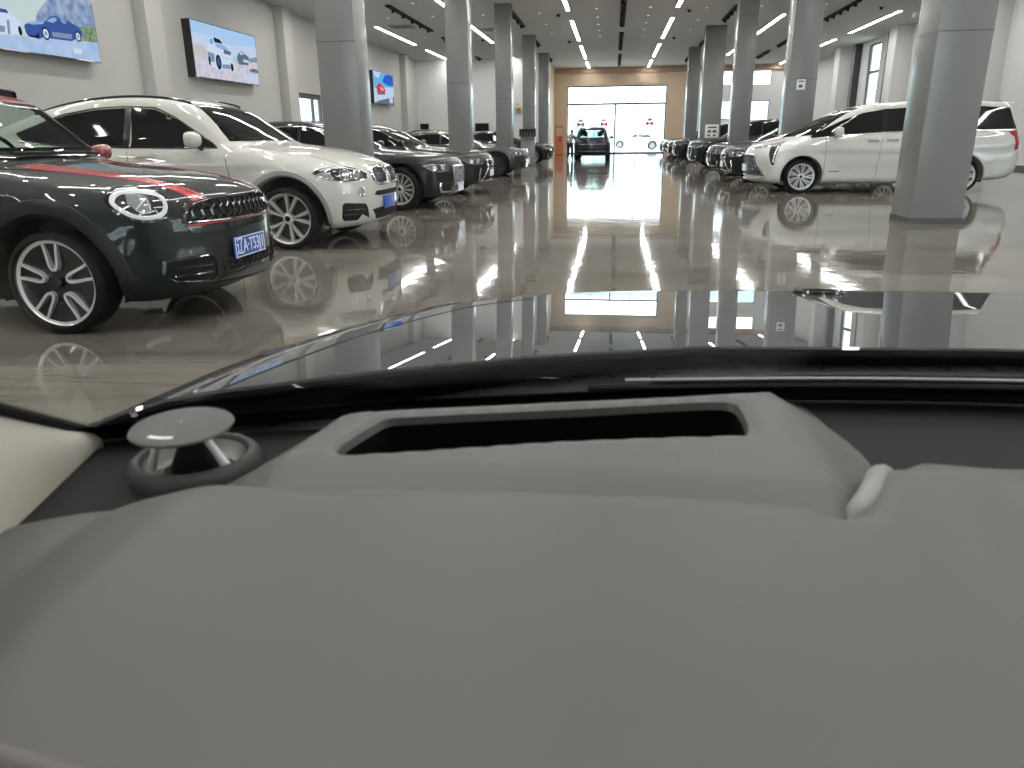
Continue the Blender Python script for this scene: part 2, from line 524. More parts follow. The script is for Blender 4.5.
def add_wheel(root, x, y, style, R, rr, w, m_rim, detail=True, steer=0., spin=0.):
    key = (style, R, rr, w, m_rim.name)
    if key not in WM:
        g = wheel_meshes(style, R, rr, w)
        WM[key] = dict(rim=_mesh('rim', g['bright'], m_rim), tyre=_mesh('tyre', g['tyre'], MATS['rubber'], 60), disc=_mesh('brake_disc', g['disc'], MATS['disc']),
                       back=_mesh('wheel_well_shadow', g['back'], MATS['black_matte']), cap=_mesh('centre_cap', g['cap'], MATS['black_gloss']),
                       dark=_mesh('rim_face', g['dark'], MATS['black_gloss']) if g['dark'] else None)
    d = WM[key]
    W = link(bpy.data.objects.new('wheel', d['rim']), root); W.location = (x, y, R)
    W.rotation_euler = (0, spin, (0 if y < 0 else PI)+steer)
    def sub(n, me): return link(bpy.data.objects.new(n, me), W)
    sub('tyre', d['tyre'])
    if detail:
        sub('brake_disc', d['disc']); sub('centre_cap', d['cap'])
        sub('well_shadow_disc', d['back'])
        if d['dark']: sub('rim_face', d['dark'])
    else: sub('well_shadow_disc', d['back'])
    return W
def arch_liner(car, root):
    parts = []
    for xw in (0., -car.wb):
        for s in (-1, 1):
            V, Fc = [], []; n = 28; r = car.Ra+.004
            for i in range(n+1):
                a = -.25+(PI+.5)*i/n
                for yy in (car.W-.05, car.W-.33): V.append((xw+r*math.cos(a), s*yy, max(.14, car.R+r*math.sin(a))))
            for i in range(n): Fc.append((2*i, 2*i+1, 2*i+3, 2*i+2))
            c = len(V); V.append((xw, s*(car.W-.33), car.R))
            for i in range(n): Fc.append((2*i+1, c, 2*i+3))
            parts.append((V, Fc))
    g = join_geo(parts)
    return mesh_obj('wheel_arch_liner', g[0], g[1], MATS['black_matte'], root)
def body_mesh(car, root, m, cut=None, name='body'):
    P, Q = car.P, car.Q
    if cut is not None:
        C = P[Q].mean(1); k = np.ones(len(Q), bool)
        for fn in cut: k &= ~fn(C)
        Q = Q[k]
    o = mesh_obj(name, P, Q, m, root)
    return o

WZ = [.15, .30, .45, .62, .80, .95, 1.10, 1.25]
def spec_mini():
    low = catmull([(.55,.185),(.78,.20),(.85,.27),(.872,.40),(.872,.55),(.865,.66),(.848,.74),(.80,.815),(.70,.87),(.50,.925),(.2,.968),(-.1,.998),(-.45,1.035),(-1.0,1.06),(-2.0,1.07),(-3.0,1.07),(-3.34,1.0),(-3.45,.8),(-3.46,.55),(-3.42,.33),(-3.2,.22),(-2.4,.19),(-1.3,.185),(-.3,.185)], 5, True)
    green = catmull([(-.25,.86),(-.50,1.025),(-.65,1.145),(-.88,1.33),(-1.05,1.465),(-1.3,1.53),(-1.7,1.556),(-2.5,1.545),(-3.05,1.49),(-3.25,1.33),(-3.38,1.05),(-3.35,.85),(-2.5,.8),(-1.0,.8)], 5, True)
    return dict(W=.885, wb=2.67, R=.322, Ra=.42, low=low, green=green, wz=WZ, wf=[.90,.955,.985,1.0,.985,.955,.92,.85], belt=1.04, gb=.885, gr=.70, bow=.36, bp=2.6, rbow=.22, tf=.03, crown=.055, flare=.03, crease=.86, cr=.008, scoop=.02, gx=-.45, kl=.12, kg=.13)
def spec_coupe_suv():
    low = catmull([(.5,.22),(.76,.235),(.84,.30),(.872,.42),(.875,.56),(.865,.68),(.842,.775),(.785,.86),(.67,.93),(.42,1.01),(.1,1.07),(-.35,1.12),(-1.0,1.14),(-2.2,1.16),(-3.2,1.20),(-3.7,1.18),(-3.9,1.04),(-3.97,.8),(-3.93,.5),(-3.8,.32),(-3.3,.25),(-2.2,.22),(-1.3,.21),(-.3,.21)], 5, True)
    green = catmull([(-.02,.96),(-.34,1.12),(-.72,1.34),(-1.04,1.52),(-1.32,1.605),(-1.65,1.645),(-2.1,1.645),(-2.75,1.56),(-3.3,1.41),(-3.75,1.21),(-3.85,1.0),(-3.4,.85),(-1.0,.85)], 5, True)
    return dict(W=.985, wb=2.93, R=.338, Ra=.452, low=low, green=green, wz=WZ, wf=[.90,.955,.985,1.0,.99,.965,.93,.87], belt=1.10, gb=.875, gr=.66, bow=.36, bp=2.8, rbow=.22, tf=.03, crown=.055, flare=.022, crease=.90, cr=.014, scoop=.024)
def spec_mpv():
    low = catmull([(.45,.19),(.78,.20),(.92,.25),(.965,.36),(.985,.50),(.98,.66),(.955,.80),(.90,.905),(.76,.985),(.5,1.055),(.2,1.12),(-.2,1.165),(-1.0,1.18),(-2.5,1.19),(-3.6,1.18),(-4.02,1.12),(-4.12,.9),(-4.135,.65),(-4.10,.42),(-3.98,.30),(-3.6,.24),(-2.4,.19),(-1.3,.185),(-.3,.185)], 5, True)
    green = catmull([(.75,.90),(.35,1.08),(-.05,1.27),(-.45,1.45),(-.85,1.61),(-1.25,1.71),(-1.8,1.77),(-2.6,1.785),(-3.4,1.755),(-3.86,1.70),(-3.93,1.55),(-4.04,1.2),(-4.04,.95),(-3.0,.85),(-.5,.85)], 5, True)
    return dict(W=.94, wb=3.05, R=.332, Ra=.408, low=low, green=green, wz=WZ, wf=[.93,.965,.985,1.0,.995,.98,.955,.92], belt=1.15, gb=.93, gr=.76, bow=.40, bp=2.4, rbow=.07, tf=.03, tr=.05, crown=.05, flare=.014, crease=.93, cr=.006, scoop=.014, gx=.2)
def spec_sedan(L=1.0, fr=.87, rear=1.05, wb=3.0, h=1.47, hood=.97, W=.94, R=.35):
    x = -wb-rear
    low = catmull([(.5,.2),(fr-.14,.205),(fr-.05,.26),(fr-.01,.38),(fr,.52),(fr-.005,.66),(fr-.03,.76),(fr-.08,.835),(fr-.22,hood-.085),(.3,hood-.045),(0,hood-.02),(-.45,hood+.015),(-1.2,hood+.03),(-2.4,hood+.05),(-wb-.3,hood+.05),(x+.35,hood+.03),(x+.06,hood-.03),(x,hood-.2),(x+.01,.55),(x+.06,.36),(x+.3,.24),(-2.0,.19),(-1.3,.18),(-.3,.18)], 5, True)
    green = catmull([(-.1,hood-.12),(-.5,hood+.02),(-.85,hood+.18),(-1.25,h-.13),(-1.6,h-.03),(-2.05,h),(-2.6,h-.015),(-3.05,h-.10),(-3.45,h-.27),(x+.55,hood+.06),(x+.6,hood-.12),(-2.5,.7),(-1.0,.7)], 5, True)
    return dict(W=W, wb=wb, R=R, Ra=R+.05, low=low, green=green, wz=WZ, wf=[.91,.96,.985,1.0,.985,.955,.90,.85], belt=hood, gb=.88, gr=.64, bow=.34, bp=2.8, rbow=.25, tf=.03, crown=.05, flare=.016, crease=.78, cr=.012, scoop=.016, gx=-.6)
def spec_suv(h=1.66, hood=1.08, fr=.86, wb=2.75, rear=.92, W=.93, R=.365):
    x = -wb-rear
    low = catmull([(.5,.22),(fr-.14,.225),(fr-.05,.28),(fr-.005,.42),(fr,.58),(fr-.01,.74),(fr-.035,.86),(fr-.09,.935),(fr-.25,hood-.09),(.25,hood-.04),(0,hood-.02),(-.45,hood+.01),(-1.2,hood+.02),(-2.2,hood+.03),(x+.3,hood+.03),(x+.07,hood-.04),(x,hood-.3),(x,.55),(x+.06,.38),(x+.3,.27),(-2.0,.22),(-1.2,.21),(-.3,.21)], 5, True)
    green = catmull([(-.1,hood-.12),(-.42,hood+.04),(-.75,hood+.24),(-1.05,h-.15),(-1.35,h-.04),(-1.8,h),(-2.6,h-.01),(x+.55,h-.06),(x+.32,h-.16),(x+.12,hood+.1),(x+.08,hood-.15),(-2.5,.8),(-1.0,.8)], 5, True)
    return dict(W=W, wb=wb, R=R, Ra=R+.055, low=low, green=green, wz=WZ, wf=[.91,.96,.985,1.0,.99,.96,.92,.88], belt=hood, gb=.89, gr=.70, bow=.32, bp=2.8, rbow=.2, tf=.03, crown=.05, flare=.018, crease=.88, cr=.01, scoop=.016, gx=-.5)

# ------------------------------------------------------------------ pieces shared by the cars
def P(name, geo, m, root, angle=40):
    if not geo[1]: return None
    return mesh_obj(name, geo[0], geo[1], MATS[m] if isinstance(m, str) else m, root, angle=angle)
def oval(cu, cv, a, b, n=20, tilt=0.):
    c, s = math.cos(tilt), math.sin(tilt)
    return [(cu+a*math.cos(t)*c-b*math.sin(t)*s, cv+a*math.cos(t)*s+b*math.sin(t)*c) for t in [2*PI*k/n for k in range(n)]]
def neg(poly): return [(-u, v) for u, v in poly]
def opp(view): return {'R': 'L', 'L': 'R'}.get(view, view) if not isinstance(view, (int, float)) else -view
def clip_line(a, b, poly, n=40):
    """the longest inside run of segment a-b"""
    t = np.linspace(0, 1, n); x = a[0]+(b[0]-a[0])*t; y = a[1]+(b[1]-a[1])*t
    k = in_poly(x, y, poly)
    if k.sum() < 2: return None
    i = np.where(k)[0]; return [(x[i[0]], y[i[0]]), (x[i[-1]], y[i[-1]])]
def hex_lines(poly, r):
    xs = [p[0] for p in poly]; ys = [p[1] for p in poly]; seg = []
    dx = r*math.sqrt(3); dy = 1.5*r; j = 0; y = min(ys)
    while y < max(ys)+r:
        x = min(xs)+(dx/2 if j % 2 else 0)
        while x < max(xs)+dx:
            for a0 in (30, 90, 150):
                a = math.radians(a0); b = math.radians(a0+60)
                s = ((x+r*math.cos(a), y+r*math.sin(a)*.95), (x+r*math.cos(b), y+r*math.sin(b)*.95))
                c = clip_line(s[0], s[1], poly, 5)
                if c: seg.append(c)
            x += dx
        y += dy; j += 1
    return seg
def bars(car, view, lines, w, h, step=.06):
    return join_geo([g for g in (car.ribbon(view, l, w, h, step) for l in lines) if g[1]] or [([], [])])
def arch_ring(car, root, r0, r1, m, a0=-20, a1=200, off=.012):
    """moulded lip round each wheel opening"""
    n = 44
    for xw in (0., -car.wb):
        rows = []
        for a in np.linspace(a0, a1, n):
            c, s_ = math.cos(math.radians(a)), math.sin(math.radians(a))
            if car.R+r1*s_ < .15: continue
            pt = lambda r: (xw+r*c, max(.15, car.R+r*s_))
            hm, h1 = car.hit('R', *pt(car.Ra+.05)), car.hit('R', *pt(r1))
            if not hm or not h1: continue
            ym, y1 = hm[0].y, h1[0].y
            rows.append([(*pt(r), y) for r, y in ((r1, y1+.004), (r1-.007, y1-off), (car.Ra+.05, ym-off), (car.Ra+.006, ym-off+.003), (car.Ra-.014, ym+.012), (car.Ra-.014, ym+.09))])
        if len(rows) < 3: continue
        V = [(x, y, z) for r in rows for x, z, y in r]; k = 6
        Fc = [(i*k+j, (i+1)*k+j, (i+1)*k+j+1, i*k+j+1) for i in range(len(rows)-1) for j in range(k-1)]
        P('arch_trim', (V, Fc), m, root); P('arch_trim', mirror((V, Fc)), m, root)
def text_mesh(s, size, depth=.002, align='CENTER'):
    cu = bpy.data.curves.new('lettering', 'FONT'); cu.body = s; cu.size = size; cu.extrude = depth; cu.align_x = align; cu.align_y = 'CENTER'; cu.resolution_u = 3
    o = bpy.data.objects.new('lettering', cu); COL.objects.link(o)
    dg = bpy.context.evaluated_depsgraph_get(); me = bpy.data.meshes.new_from_object(o.evaluated_get(dg))
    bpy.data.objects.remove(o); bpy.data.curves.remove(cu)
    return me
def number_plate(car, root, y0, y1, z0, z1, m='plate_blue', text=None, x=None):
    yc, zc = (y0+y1)/2, (z0+z1)/2
    if x is None: x = max(h[0].x for h in (car.hit('F', yc, z) for z in (z0, zc, z1)) if h)
    pl = box_obj('number_plate', (x, y0, z0), (x+.014, y1, z1), MATS[m], root, bev=.004)
    if text:
        rim = []
        for (a, b, c, d) in ((y0, y1, z1-.008, z1-.003), (y0, y1, z0+.003, z0+.008), (y0+.003, y0+.008, z0, z1), (y1-.008, y1-.003, z0, z1)):
            rim.append(box_geo((x+.013, a, c), (x+.0165, b, d)))
        g = join_geo(rim); mesh_obj('plate_border', g[0], g[1], MATS['plate_text'], pl, smooth=False)
        me = text_mesh(text, .118, .0012); me.materials.append(MATS['plate_text'])
        o = link(bpy.data.objects.new('plate_lettering', me), pl)
        w = max(v.co.x for v in me.vertices)-min(v.co.x for v in me.vertices)
        # letters read from the front: their x runs along +y of the car as seen from ahead of it
        o.matrix_local = Matrix.Translation((x+.0165, yc, zc)) @ Matrix(((0, 0, 1, 0), (1, 0, 0, 0), (0, 1, 0, 0), (0, 0, 0, 1))) @ Matrix.Diagonal(((y1-y0)*.88/w, 1.05, 1, 1))
    return pl
def side_mirror(car, root, x, z, y, m, m2='black_gloss', L=.20, H=.13, D=.11):
    for s in (-1, 1):
        V, Fc = [], []; n, k = 18, 10
        for i in range(k+1):
            th = PI*i/k
            for j in range(n):
                ph = 2*PI*j/n
                q = lambda c, e: math.copysign(abs(c)**e, c)
                px = q(math.cos(th), .8)*D*.5; r = math.sin(th)**.7
                V.append((px + (.03 if px < 0 else 0)*0, q(math.cos(ph), .7)*r*L*.5, q(math.sin(ph), .7)*r*H*.5*(1+.12*math.cos(ph)*s)))
        for i in range(k):
            for j in range(n): Fc.append((i*n+j, i*n+(j+1) % n, (i+1)*n+(j+1) % n, (i+1)*n+j))
        V = [(v[0]+x-.25*abs(v[1])*0, v[1]+s*y, v[2]+z) for v in V]
        mi = P('wing_mirror', (V, Fc), m, root)
        arm = tube([(x, s*(y-L*.35), z-H*.30), (x+.01, s*(y-L*.6), z-H*.55), (x+.03, s*(car.W*.86), z-H*.7)], [.022, .026, .03], 8)
        P('mirror_arm', arm, m2, mi)
def window_pair(car, root, poly, m='window_dark', name='side_window', off=.004):
    g, h = car.both(car.sheet, 'R', poly, off, .045)
    P(name, g, m, root); P(name, h, m, root)
def pair(car, root, name, view, poly, m, off=.005, step=.03, hole=None, skirt=.012):
    g, h = car.both(car.sheet, view, poly, off, step, hole, skirt)
    return P(name, g, m, root), P(name, h, m, root)
def pair_ribbon(car, root, name, view, line, w, m, h=.006, step=.04, closed=False, parents=None):
    g, k = car.both(car.ribbon, view, line, w, h, step, closed)
    pa = parents or (root, root)
    return P(name, g, m, pa[0]), P(name, k, m, pa[1])
def gaps(car, root, lines):
    for l in lines: pair_ribbon(car, root, 'door_gap', 'R', l, .009, 'black_matte', .0008, .06)
def wheels(car, root, style, rr, w, m, detail=True, inset=.115, spin=.3, steer=0.):
    for xw in (0., -car.wb):
        for s in (-1, 1): add_wheel(root, xw, s*(car.W-inset), style, car.R, rr, w, MATS[m], detail, steer if xw == 0 else 0., spin)
    for xw in (0., -car.wb):
        for s in (-1, 1):
            V, Fc = [], []; n = 26; r = car.Ra+.006
            for i in range(n+1):
                a = -.3+(PI+.6)*i/n
                for yy in (car.W-.06, car.W-.33): V.append((xw+r*math.cos(a), s*yy, max(.13, car.R+r*math.sin(a))))
            for i in range(n): Fc.append((2*i, 2*i+1, 2*i+3, 2*i+2))
            c = len(V); V.append((xw, s*(car.W-.332), car.R))
            for i in range(n): Fc.append((2*i+1, c, 2*i+3))
            P('wheel_arch_liner', (V, Fc), 'black_matte', root)

# ------------------------------------------------------------------ the dark green hatchback with red stripes
def build_hatchback():
    car = Car(spec_mini(), .022); root = empty('car')
    WS = [(-.64, 1.06), (-.3, 1.055), (.3, 1.055), (.64, 1.06), (.615, 1.20), (.56, 1.36), (.50, 1.425), (0, 1.445), (-.50, 1.425), (-.56, 1.36), (-.615, 1.20)]
    SW = [(-.80, 1.10), (-.98, 1.28), (-1.16, 1.42), (-1.35, 1.455), (-1.72, 1.46), (-1.72, 1.10)]
    SW2 = [(-1.78, 1.10), (-1.78, 1.46), (-2.6, 1.45), (-3.0, 1.40), (-3.05, 1.12)]
    i1, i2, i3 = inset_poly(WS, .02), inset_poly(SW, .02), inset_poly(SW2, .02)
    cut = [lambda C: (C[:, 0] > -1.35) & (C[:, 2] > 1.0) & in_poly(C[:, 1], C[:, 2], i1),
           lambda C: (np.abs(C[:, 1]) > .45) & in_poly(C[:, 0], C[:, 2], i2), lambda C: (np.abs(C[:, 1]) > .45) & in_poly(C[:, 0], C[:, 2], i3)]
    roofz = lambda C: (C[:, 2] > 1.43-.0*C[:, 0]) & (np.abs(C[:, 1]) < .66)
    body_mesh(car, root, PAINT_GREEN, cut+[roofz])
    P_, Q_ = car.P, car.Q; C = P_[Q_].mean(1); k = roofz(C)
    for fn in cut: k &= ~fn(C)
    mesh_obj('roof', P_, Q_[k], MATS['roof_red'], root)
    P('windshield', car.sheet('F', WS, .004, .05), glass_car, root)
    for poly in (SW, SW2):
        g, h = car.both(car.sheet, 'R', poly, .004, .05); P('side_window', g, glass_car, root); P('side_window', h, glass_car, root)
    P('windshield_seal', car.sheet('F', WS, .007, .04, hole=inset_poly(WS, .028)), 'black_gloss', root)
    pair(car, root, 'window_pillar', 'R', [(-1.70, 1.09), (-1.70, 1.46), (-1.80, 1.46), (-1.80, 1.09)], 'black_gloss', .007)
    pair_ribbon(car, root, 'roof_rail', 'T', [(-1.15, -.52), (-1.6, -.545), (-2.6, -.535), (-3.0, -.50)], .035, 'black_plastic', .045)
    # cabin
    box_obj('dashboard', (-1.0, -.66, .86), (-.55, .66, 1.02), MATS['black_plastic'], root, bev=.05, seg=3)
    for s in (-1, 1):
        st = box_obj('front_seat', (-2.05, s*.36-.24, .60), (-1.88, s*.36+.24, 1.17), MATS['black_plastic'], root, bev=.06, seg=3)
        box_obj('headrest', (-2.03, s*.36-.13, 1.19), (-1.93, s*.36+.13, 1.36), MATS['black_plastic'], st, bev=.04, seg=3)
    sw = P('steering_wheel', xf(lathe([(.17+.016*math.cos(a), .016*math.sin(a)) for a in np.linspace(0, 2*PI, 9)[:-1]], 30, 'z', True), Matrix.Translation((-1.22, .36, 1.05)) @ Matrix.Rotation(math.radians(66), 4, 'Y')), 'black_plastic', root)
    P('steering_hub', xf(box_geo((-.05, -.16, -.012), (.05, .16, .012)), Matrix.Translation((-1.22, .36, 1.05)) @ Matrix.Rotation(math.radians(66), 4, 'Y')), 'black_plastic', sw)
    # lamps
    HL = catmull([(-.290, .81), (-.262, .853), (-.21, .876), (-.14, .880), (-.07, .870), (0, .848), (.026, .805), (.02, .755), (-.015, .715), (-.075, .699), (-.15, .702), (-.225, .732), (-.272, .773)], 3, True)
    big = [( -.13+(u+.13)*1.13, .79+(v-.79)*1.16) for u, v in HL]
    pair(car, root, 'headlamp_surround', -45, big, 'black_gloss', .003)
    a, b = pair(car, root, 'headlamp', -45, HL, 'lamp_dark', .008)
    ring = inset_poly(HL, .014)
    pair_ribbon(car, root, 'light_ring', -45, ring, .030, 'lamp_white', .016, .03, True, (a, b))
    pair(car, root, 'reflector', -45, [(-.19, .855), (-.10, .852), (-.075, .83), (-.08, .745), (-.13, .735), (-.165, .76), (-.20, .80)], 'lamp_clear', .012)[0]
    pair_ribbon(car, root, 'reflector_edge', -45, [(-.165, .76), (-.12, .80), (-.09, .82), (-.078, .79), (-.085, .742), (-.135, .738)], .008, 'lamp_white', .016, .03, True, (a, b))
    pair_ribbon(car, root, 'reflector_edge', -45, [(-.06, .768), (.0, .768), (-.01, .738), (-.045, .732)], .008, 'lamp_white', .016, .03, True, (a, b))
    pair_ribbon(car, root, 'reflector_edge', -45, [(-.055, .805), (.0, .808)], .008, 'lamp_white', .016, .03, False, (a, b))
    # grille
    GR = [(-.60, .665), (-.585, .70), (-.545, .748), (-.47, .78), (-.36, .795), (-.15, .80), (.15, .80), (.36, .795), (.47, .78), (.545, .748), (.585, .70), (.60, .665), (.3, .655), (-.3, .655)]
    gr = P('grille', car.sheet('F', GR, .004, .04), 'black_matte', root)
    P('honeycomb_mesh', bars(car, 'F', hex_lines(GR, .042), .010, .018), 'black_gloss', gr)
    P('grille_frame', car.ribbon('F', GR, .018, .018, .04, True), 'black_gloss', gr)
    P('red_grille_bar', car.ribbon('F', [(-.59, .645), (-.3, .648), (.3, .648), (.59, .645)], .011, .016), 'stripe_red', gr)['label'] = 'thin red bar under the grille'
    P('lower_grille', car.sheet('F', [(-.585, .635), (.585, .635), (.55, .59), (.3, .592), (-.3, .592), (-.55, .59)], .006), 'black_gloss', root)
    P('badge', car.sheet('F', [(.30, .755), (.42, .76), (.42, .735), (.30, .73)], .026, .03), 'chrome', gr)
    number_plate(car, root, -.262, .178, .392, .530, 'plate_blue', '\u8fbd' + 'A\u00b7T53J1')
    for q in ([(-.735, .44), (-.455, .447), (-.425, .41), (-.41, .30), (-.45, .272), (-.69, .305), (-.74, .345)],):
        g, h = car.both(car.sheet, 'F', q, .004, .04)
        i_, j_ = P('air_intake', g, 'black_matte', root), P('air_intake', h, 'black_matte', root)
        for z in (.335, .385):
            pair_ribbon(car, root, 'intake_slat', 'F', [(-.70, z+.004), (-.46, z)], .018, 'black_gloss', .02, .05, False, (i_, j_))
        pair_ribbon(car, root, 'intake_frame', 'F', q, .02, PAINT_GREEN, .018, .04, True, (i_, j_))
    CL = [(-.36, .40), (.36, .40), (.345, .325), (-.345, .325)]
    cl = P('centre_intake', car.sheet('F', CL, .004, .05), 'black_matte', root)
    P('honeycomb_mesh', bars(car, 'F', hex_lines(CL, .04), .010, .016), 'black_gloss', cl)
    # splitter: a real blade under the nose
    V, Fc = [], []; n = 14
    for i in range(n+1):
        y = -.42+.84*i/n; b = .13*abs(y/.42)**2.2
        for x, z in ((.80-b, .318), (.868-b, .312), (.925-b, .268), (.912-b, .250), (.79-b, .225)): V.append((x, y, z))
    for i in range(n):
        for k2 in range(5): Fc.append((i*5+k2, i*5+(k2+1) % 5, (i+1)*5+(k2+1) % 5, (i+1)*5+k2))
    Fc += [(0, 1, 2, 3, 4), tuple(n*5+q for q in (4, 3, 2, 1, 0))]
    P('splitter', (V, Fc), 'black_plastic', root, 25)
    pair(car, root, 'parking_sensor', -45, oval(-.145, .508, .012, .012, 10), 'black_gloss', .006, .02)
    pair(car, root, 'parking_sensor', -45, oval(.113, .482, .014, .014, 10), 'black_gloss', .006, .02)
    # stripes
    ST = [(.765, -.36), (.66, -.375), (.514, -.382), (.34, -.376), (.147, -.366), (-.36, -.34), (-.40, -.52), (-.1, -.515), (.114, -.507), (.286, -.49), (.455, -.477), (.60, -.474), (.755, -.468)]
    a, b = pair(car, root, 'bonnet_stripe', 'T', ST, 'stripe_red', .0025, .04, skirt=.004)
    pair_ribbon(car, root, 'stripe_edge', 'T', [(.76, -.40), (.66, -.408), (.514, -.414), (.34, -.41), (.0, -.39), (-.36, -.37)], .012, 'black_gloss', .004, .05, False, (a, b))
    pair_ribbon(car, root, 'bonnet_gap', 'R', [(.66, .885), (.45, .915), (.2, .945), (-.1, .975), (-.45, 1.0)], .008, 'black_matte', .001)
    P('wiper', tube([(-.50, .45, 1.075), (-.52, .1, 1.085), (-.54, -.35, 1.085)], .012, 6), 'black_plastic', root)
    arch_ring(car, root, car.Ra+.003, .512, 'black_plastic', -22, 205, .016)
    pair(car, root, 'sill_trim', 'R', [(-.44, .22), (-.44, .33), (-2.2, .33), (-2.2, .22)], 'black_plastic', .014, .08)
    pair(car, root, 'bumper_corner', 'R', [(.47, .22), (.46, .36), (.52, .37), (.60, .30), (.62, .22)], 'black_plastic', .006, .04)
    gaps(car, root, [[(-.72, 1.06), (-.62, .9), (-.60, .36)], [(-1.75, 1.08), (-1.74, .36)]])
    pair(car, root, 'door_handle', 'R', [(-1.5, .93), (-1.5, .96), (-1.66, .96), (-1.66, .93)], 'chrome', .03, .05)
    side_mirror(car, root, -.84, 1.075, .985, 'roof_red', L=.18, H=.12, D=.12)
    pair(car, root, 'tail_lamp', 'B', [(-.80, .75), (-.80, .95), (-.62, .95), (-.60, .75)], 'lamp_red', .006, .05)
    wheels(car, root, 'loops', .260, .24, 'silver', True, .115, 0.)
    return root

# ------------------------------------------------------------------ the white coupe-roofed SUV
def build_coupe_suv():
    car = Car(spec_coupe_suv(), .024); root = empty('car')
    body_mesh(car, root, PAINT_WHITE)
    W1 = [(-1.78, 1.505), (-1.5, 1.485), (-1.25, 1.385), (-.98, 1.225), (-.76, 1.095), (-.85, 1.08), (-1.75, 1.10)]
    W2 = [(-1.85, 1.505), (-2.2, 1.49), (-2.55, 1.44), (-2.95, 1.33), (-3.15, 1.24), (-3.05, 1.17), (-2.6, 1.13), (-1.85, 1.105)]
    window_pair(car, root, W1); window_pair(car, root, W2)
    pair(car, root, 'window_pillar', 'R', [(-1.775, 1.10), (-1.775, 1.507), (-1.855, 1.507), (-1.855, 1.10)], 'black_gloss', .007)
    pair_ribbon(car, root, 'window_trim', 'R', [(-.74, 1.083), (-1.3, 1.085), (-1.85, 1.095), (-2.6, 1.12), (-3.1, 1.17)], .016, 'black_gloss', .008)
    pair_ribbon(car, root, 'window_trim', 'R', [(-.76, 1.10), (-1.0, 1.245), (-1.27, 1.405), (-1.5, 1.505), (-1.85, 1.522), (-2.2, 1.507), (-2.6, 1.445), (-3.15, 1.25)], .016, 'black_gloss', .008)
    WS = [(-.82, 1.145), (-.4, 1.15), (0, 1.15), (.4, 1.15), (.82, 1.145), (.76, 1.26), (.64, 1.44), (.58, 1.515), (.3, 1.535), (-.3, 1.535), (-.58, 1.515), (-.64, 1.44), (-.76, 1.26)]
    ws = P('windshield', car.sheet('F', WS, .004, .05), 'window_dark', root)
    pair_ribbon(car, root, 'roof_rail', 'T', [(-1.15, -.575), (-1.5, -.60), (-2.2, -.60), (-3.0, -.555)], .022, 'black_gloss', .02)
    HL = [(-.375, .815), (-.32, .85), (-.215, .875), (-.07, .876), (.055, .866), (.19, .83), (.27, .79), (.26, .738), (.10, .718), (-.058, .716), (-.225, .742), (-.33, .785)]
    a, b = pair(car, root, 'headlamp', -50, HL, 'lamp_dark', .005)
    pair_ribbon(car, root, 'headlamp_edge', -50, HL, .010, 'lamp_clear', .008, .03, True, (a, b))
    for (cu, cv, r) in ((-.03, .785, .058), (.13, .778, .050)):
        pair_ribbon(car, root, 'projector_ring', -50, oval(cu, cv, r*1.2, r*.95, 16), .012, 'lamp_clear', .012, .02, True, (a, b))
        pair(car, root, 'projector_lens', -50, oval(cu, cv, r*.75, r*.65, 12), 'lamp_clear', .012, .02)
    pair_ribbon(car, root, 'eyebrow_light', -50, [(-.30, .835), (-.2, .862), (0, .86), (.17, .825)], .014, 'lamp_white', .010, .03, False, (a, b))
    pair(car, root, 'turn_light', -50, [(-.34, .80), (-.24, .765), (-.17, .755), (-.20, .80), (-.28, .825)], 'lamp_clear', .008, .03)
    KD = [(-.42, .80), (-.395, .835), (-.34, .852), (-.11, .852), (-.065, .83), (-.06, .72), (-.095, .675), (-.36, .672), (-.415, .715)]
    for s, k in ((1, KD), (-1, neg(KD))):
        g = P('kidney_grille', car.sheet('F', k, .004, .04), 'black_matte', root)
        P('grille_surround', car.ribbon('F', inset_poly(k, -.004), .028, .022, .03, True), 'chrome', g)
        ls = [clip_line((s*u, .60), (s*u, .9), k) for u in np.linspace(-.385, -.095, 9)]
        P('grille_slats', bars(car, 'F', [l for l in ls if l], .016, .016), 'chrome_dark', g)
    c1, c2 = pair(car, root, 'fog_lamp', -45, oval(.06, .604, .044, .042, 18), 'lamp_clear', .006, .02)
    pair_ribbon(car, root, 'fog_ring', -45, oval(.06, .604, .046, .044, 18), .014, 'chrome', .012, .02, True, (c1, c2))
    for u in (-.17, -.113): pair(car, root, 'parking_sensor', -45, oval(u, .605, .016, .016, 12), 'plate_white', .005, .02)
    IN = [(-.20, .475), (-.165, .498), (.11, .474), (.145, .425), (.17, .31), (.06, .36), (-.006, .298), (-.18, .304), (-.206, .34)]
    a, b = pair(car, root, 'air_intake', -45, IN, 'black_matte', .004)
    pair_ribbon(car, root, 'intake_slat', -45, [(-.18, .42), (.12, .415)], .014, 'black_gloss', .012, .04, False, (a, b))
    pair_ribbon(car, root, 'intake_slat', -45, [(-.18, .37), (.03, .365)], .014, 'black_gloss', .012, .04, False, (a, b))
    P('bumper_slot', car.sheet('F', [(-.456, .56), (-.40, .598), (.40, .598), (.456, .56), (.37, .543), (-.37, .543)], .004, .04), 'black_matte', root)
    P('lower_intake', car.sheet('F', [(-.50, .398), (-.34, .412), (.34, .412), (.50, .398), (.38, .285), (-.38, .285)], .004, .04), 'black_matte', root)
    number_plate(car, root, -.27, .17, .388, .532, 'plate_blue')
    rd = P('badge', lathe([(.001, .006), (.038, .005), (.042, 0), (.042, -.01)], 24, 'z'), 'black_gloss', root)
    h = car.hit('T', .80, 0.)
    if h: rd.matrix_local = Matrix.Translation(h[0]+h[1]*.002) @ h[1].to_track_quat('Z', 'Y').to_matrix().to_4x4()
    arch_ring(car, root, car.Ra+.003, .505, 'grey_plastic', -18, 198, .017)
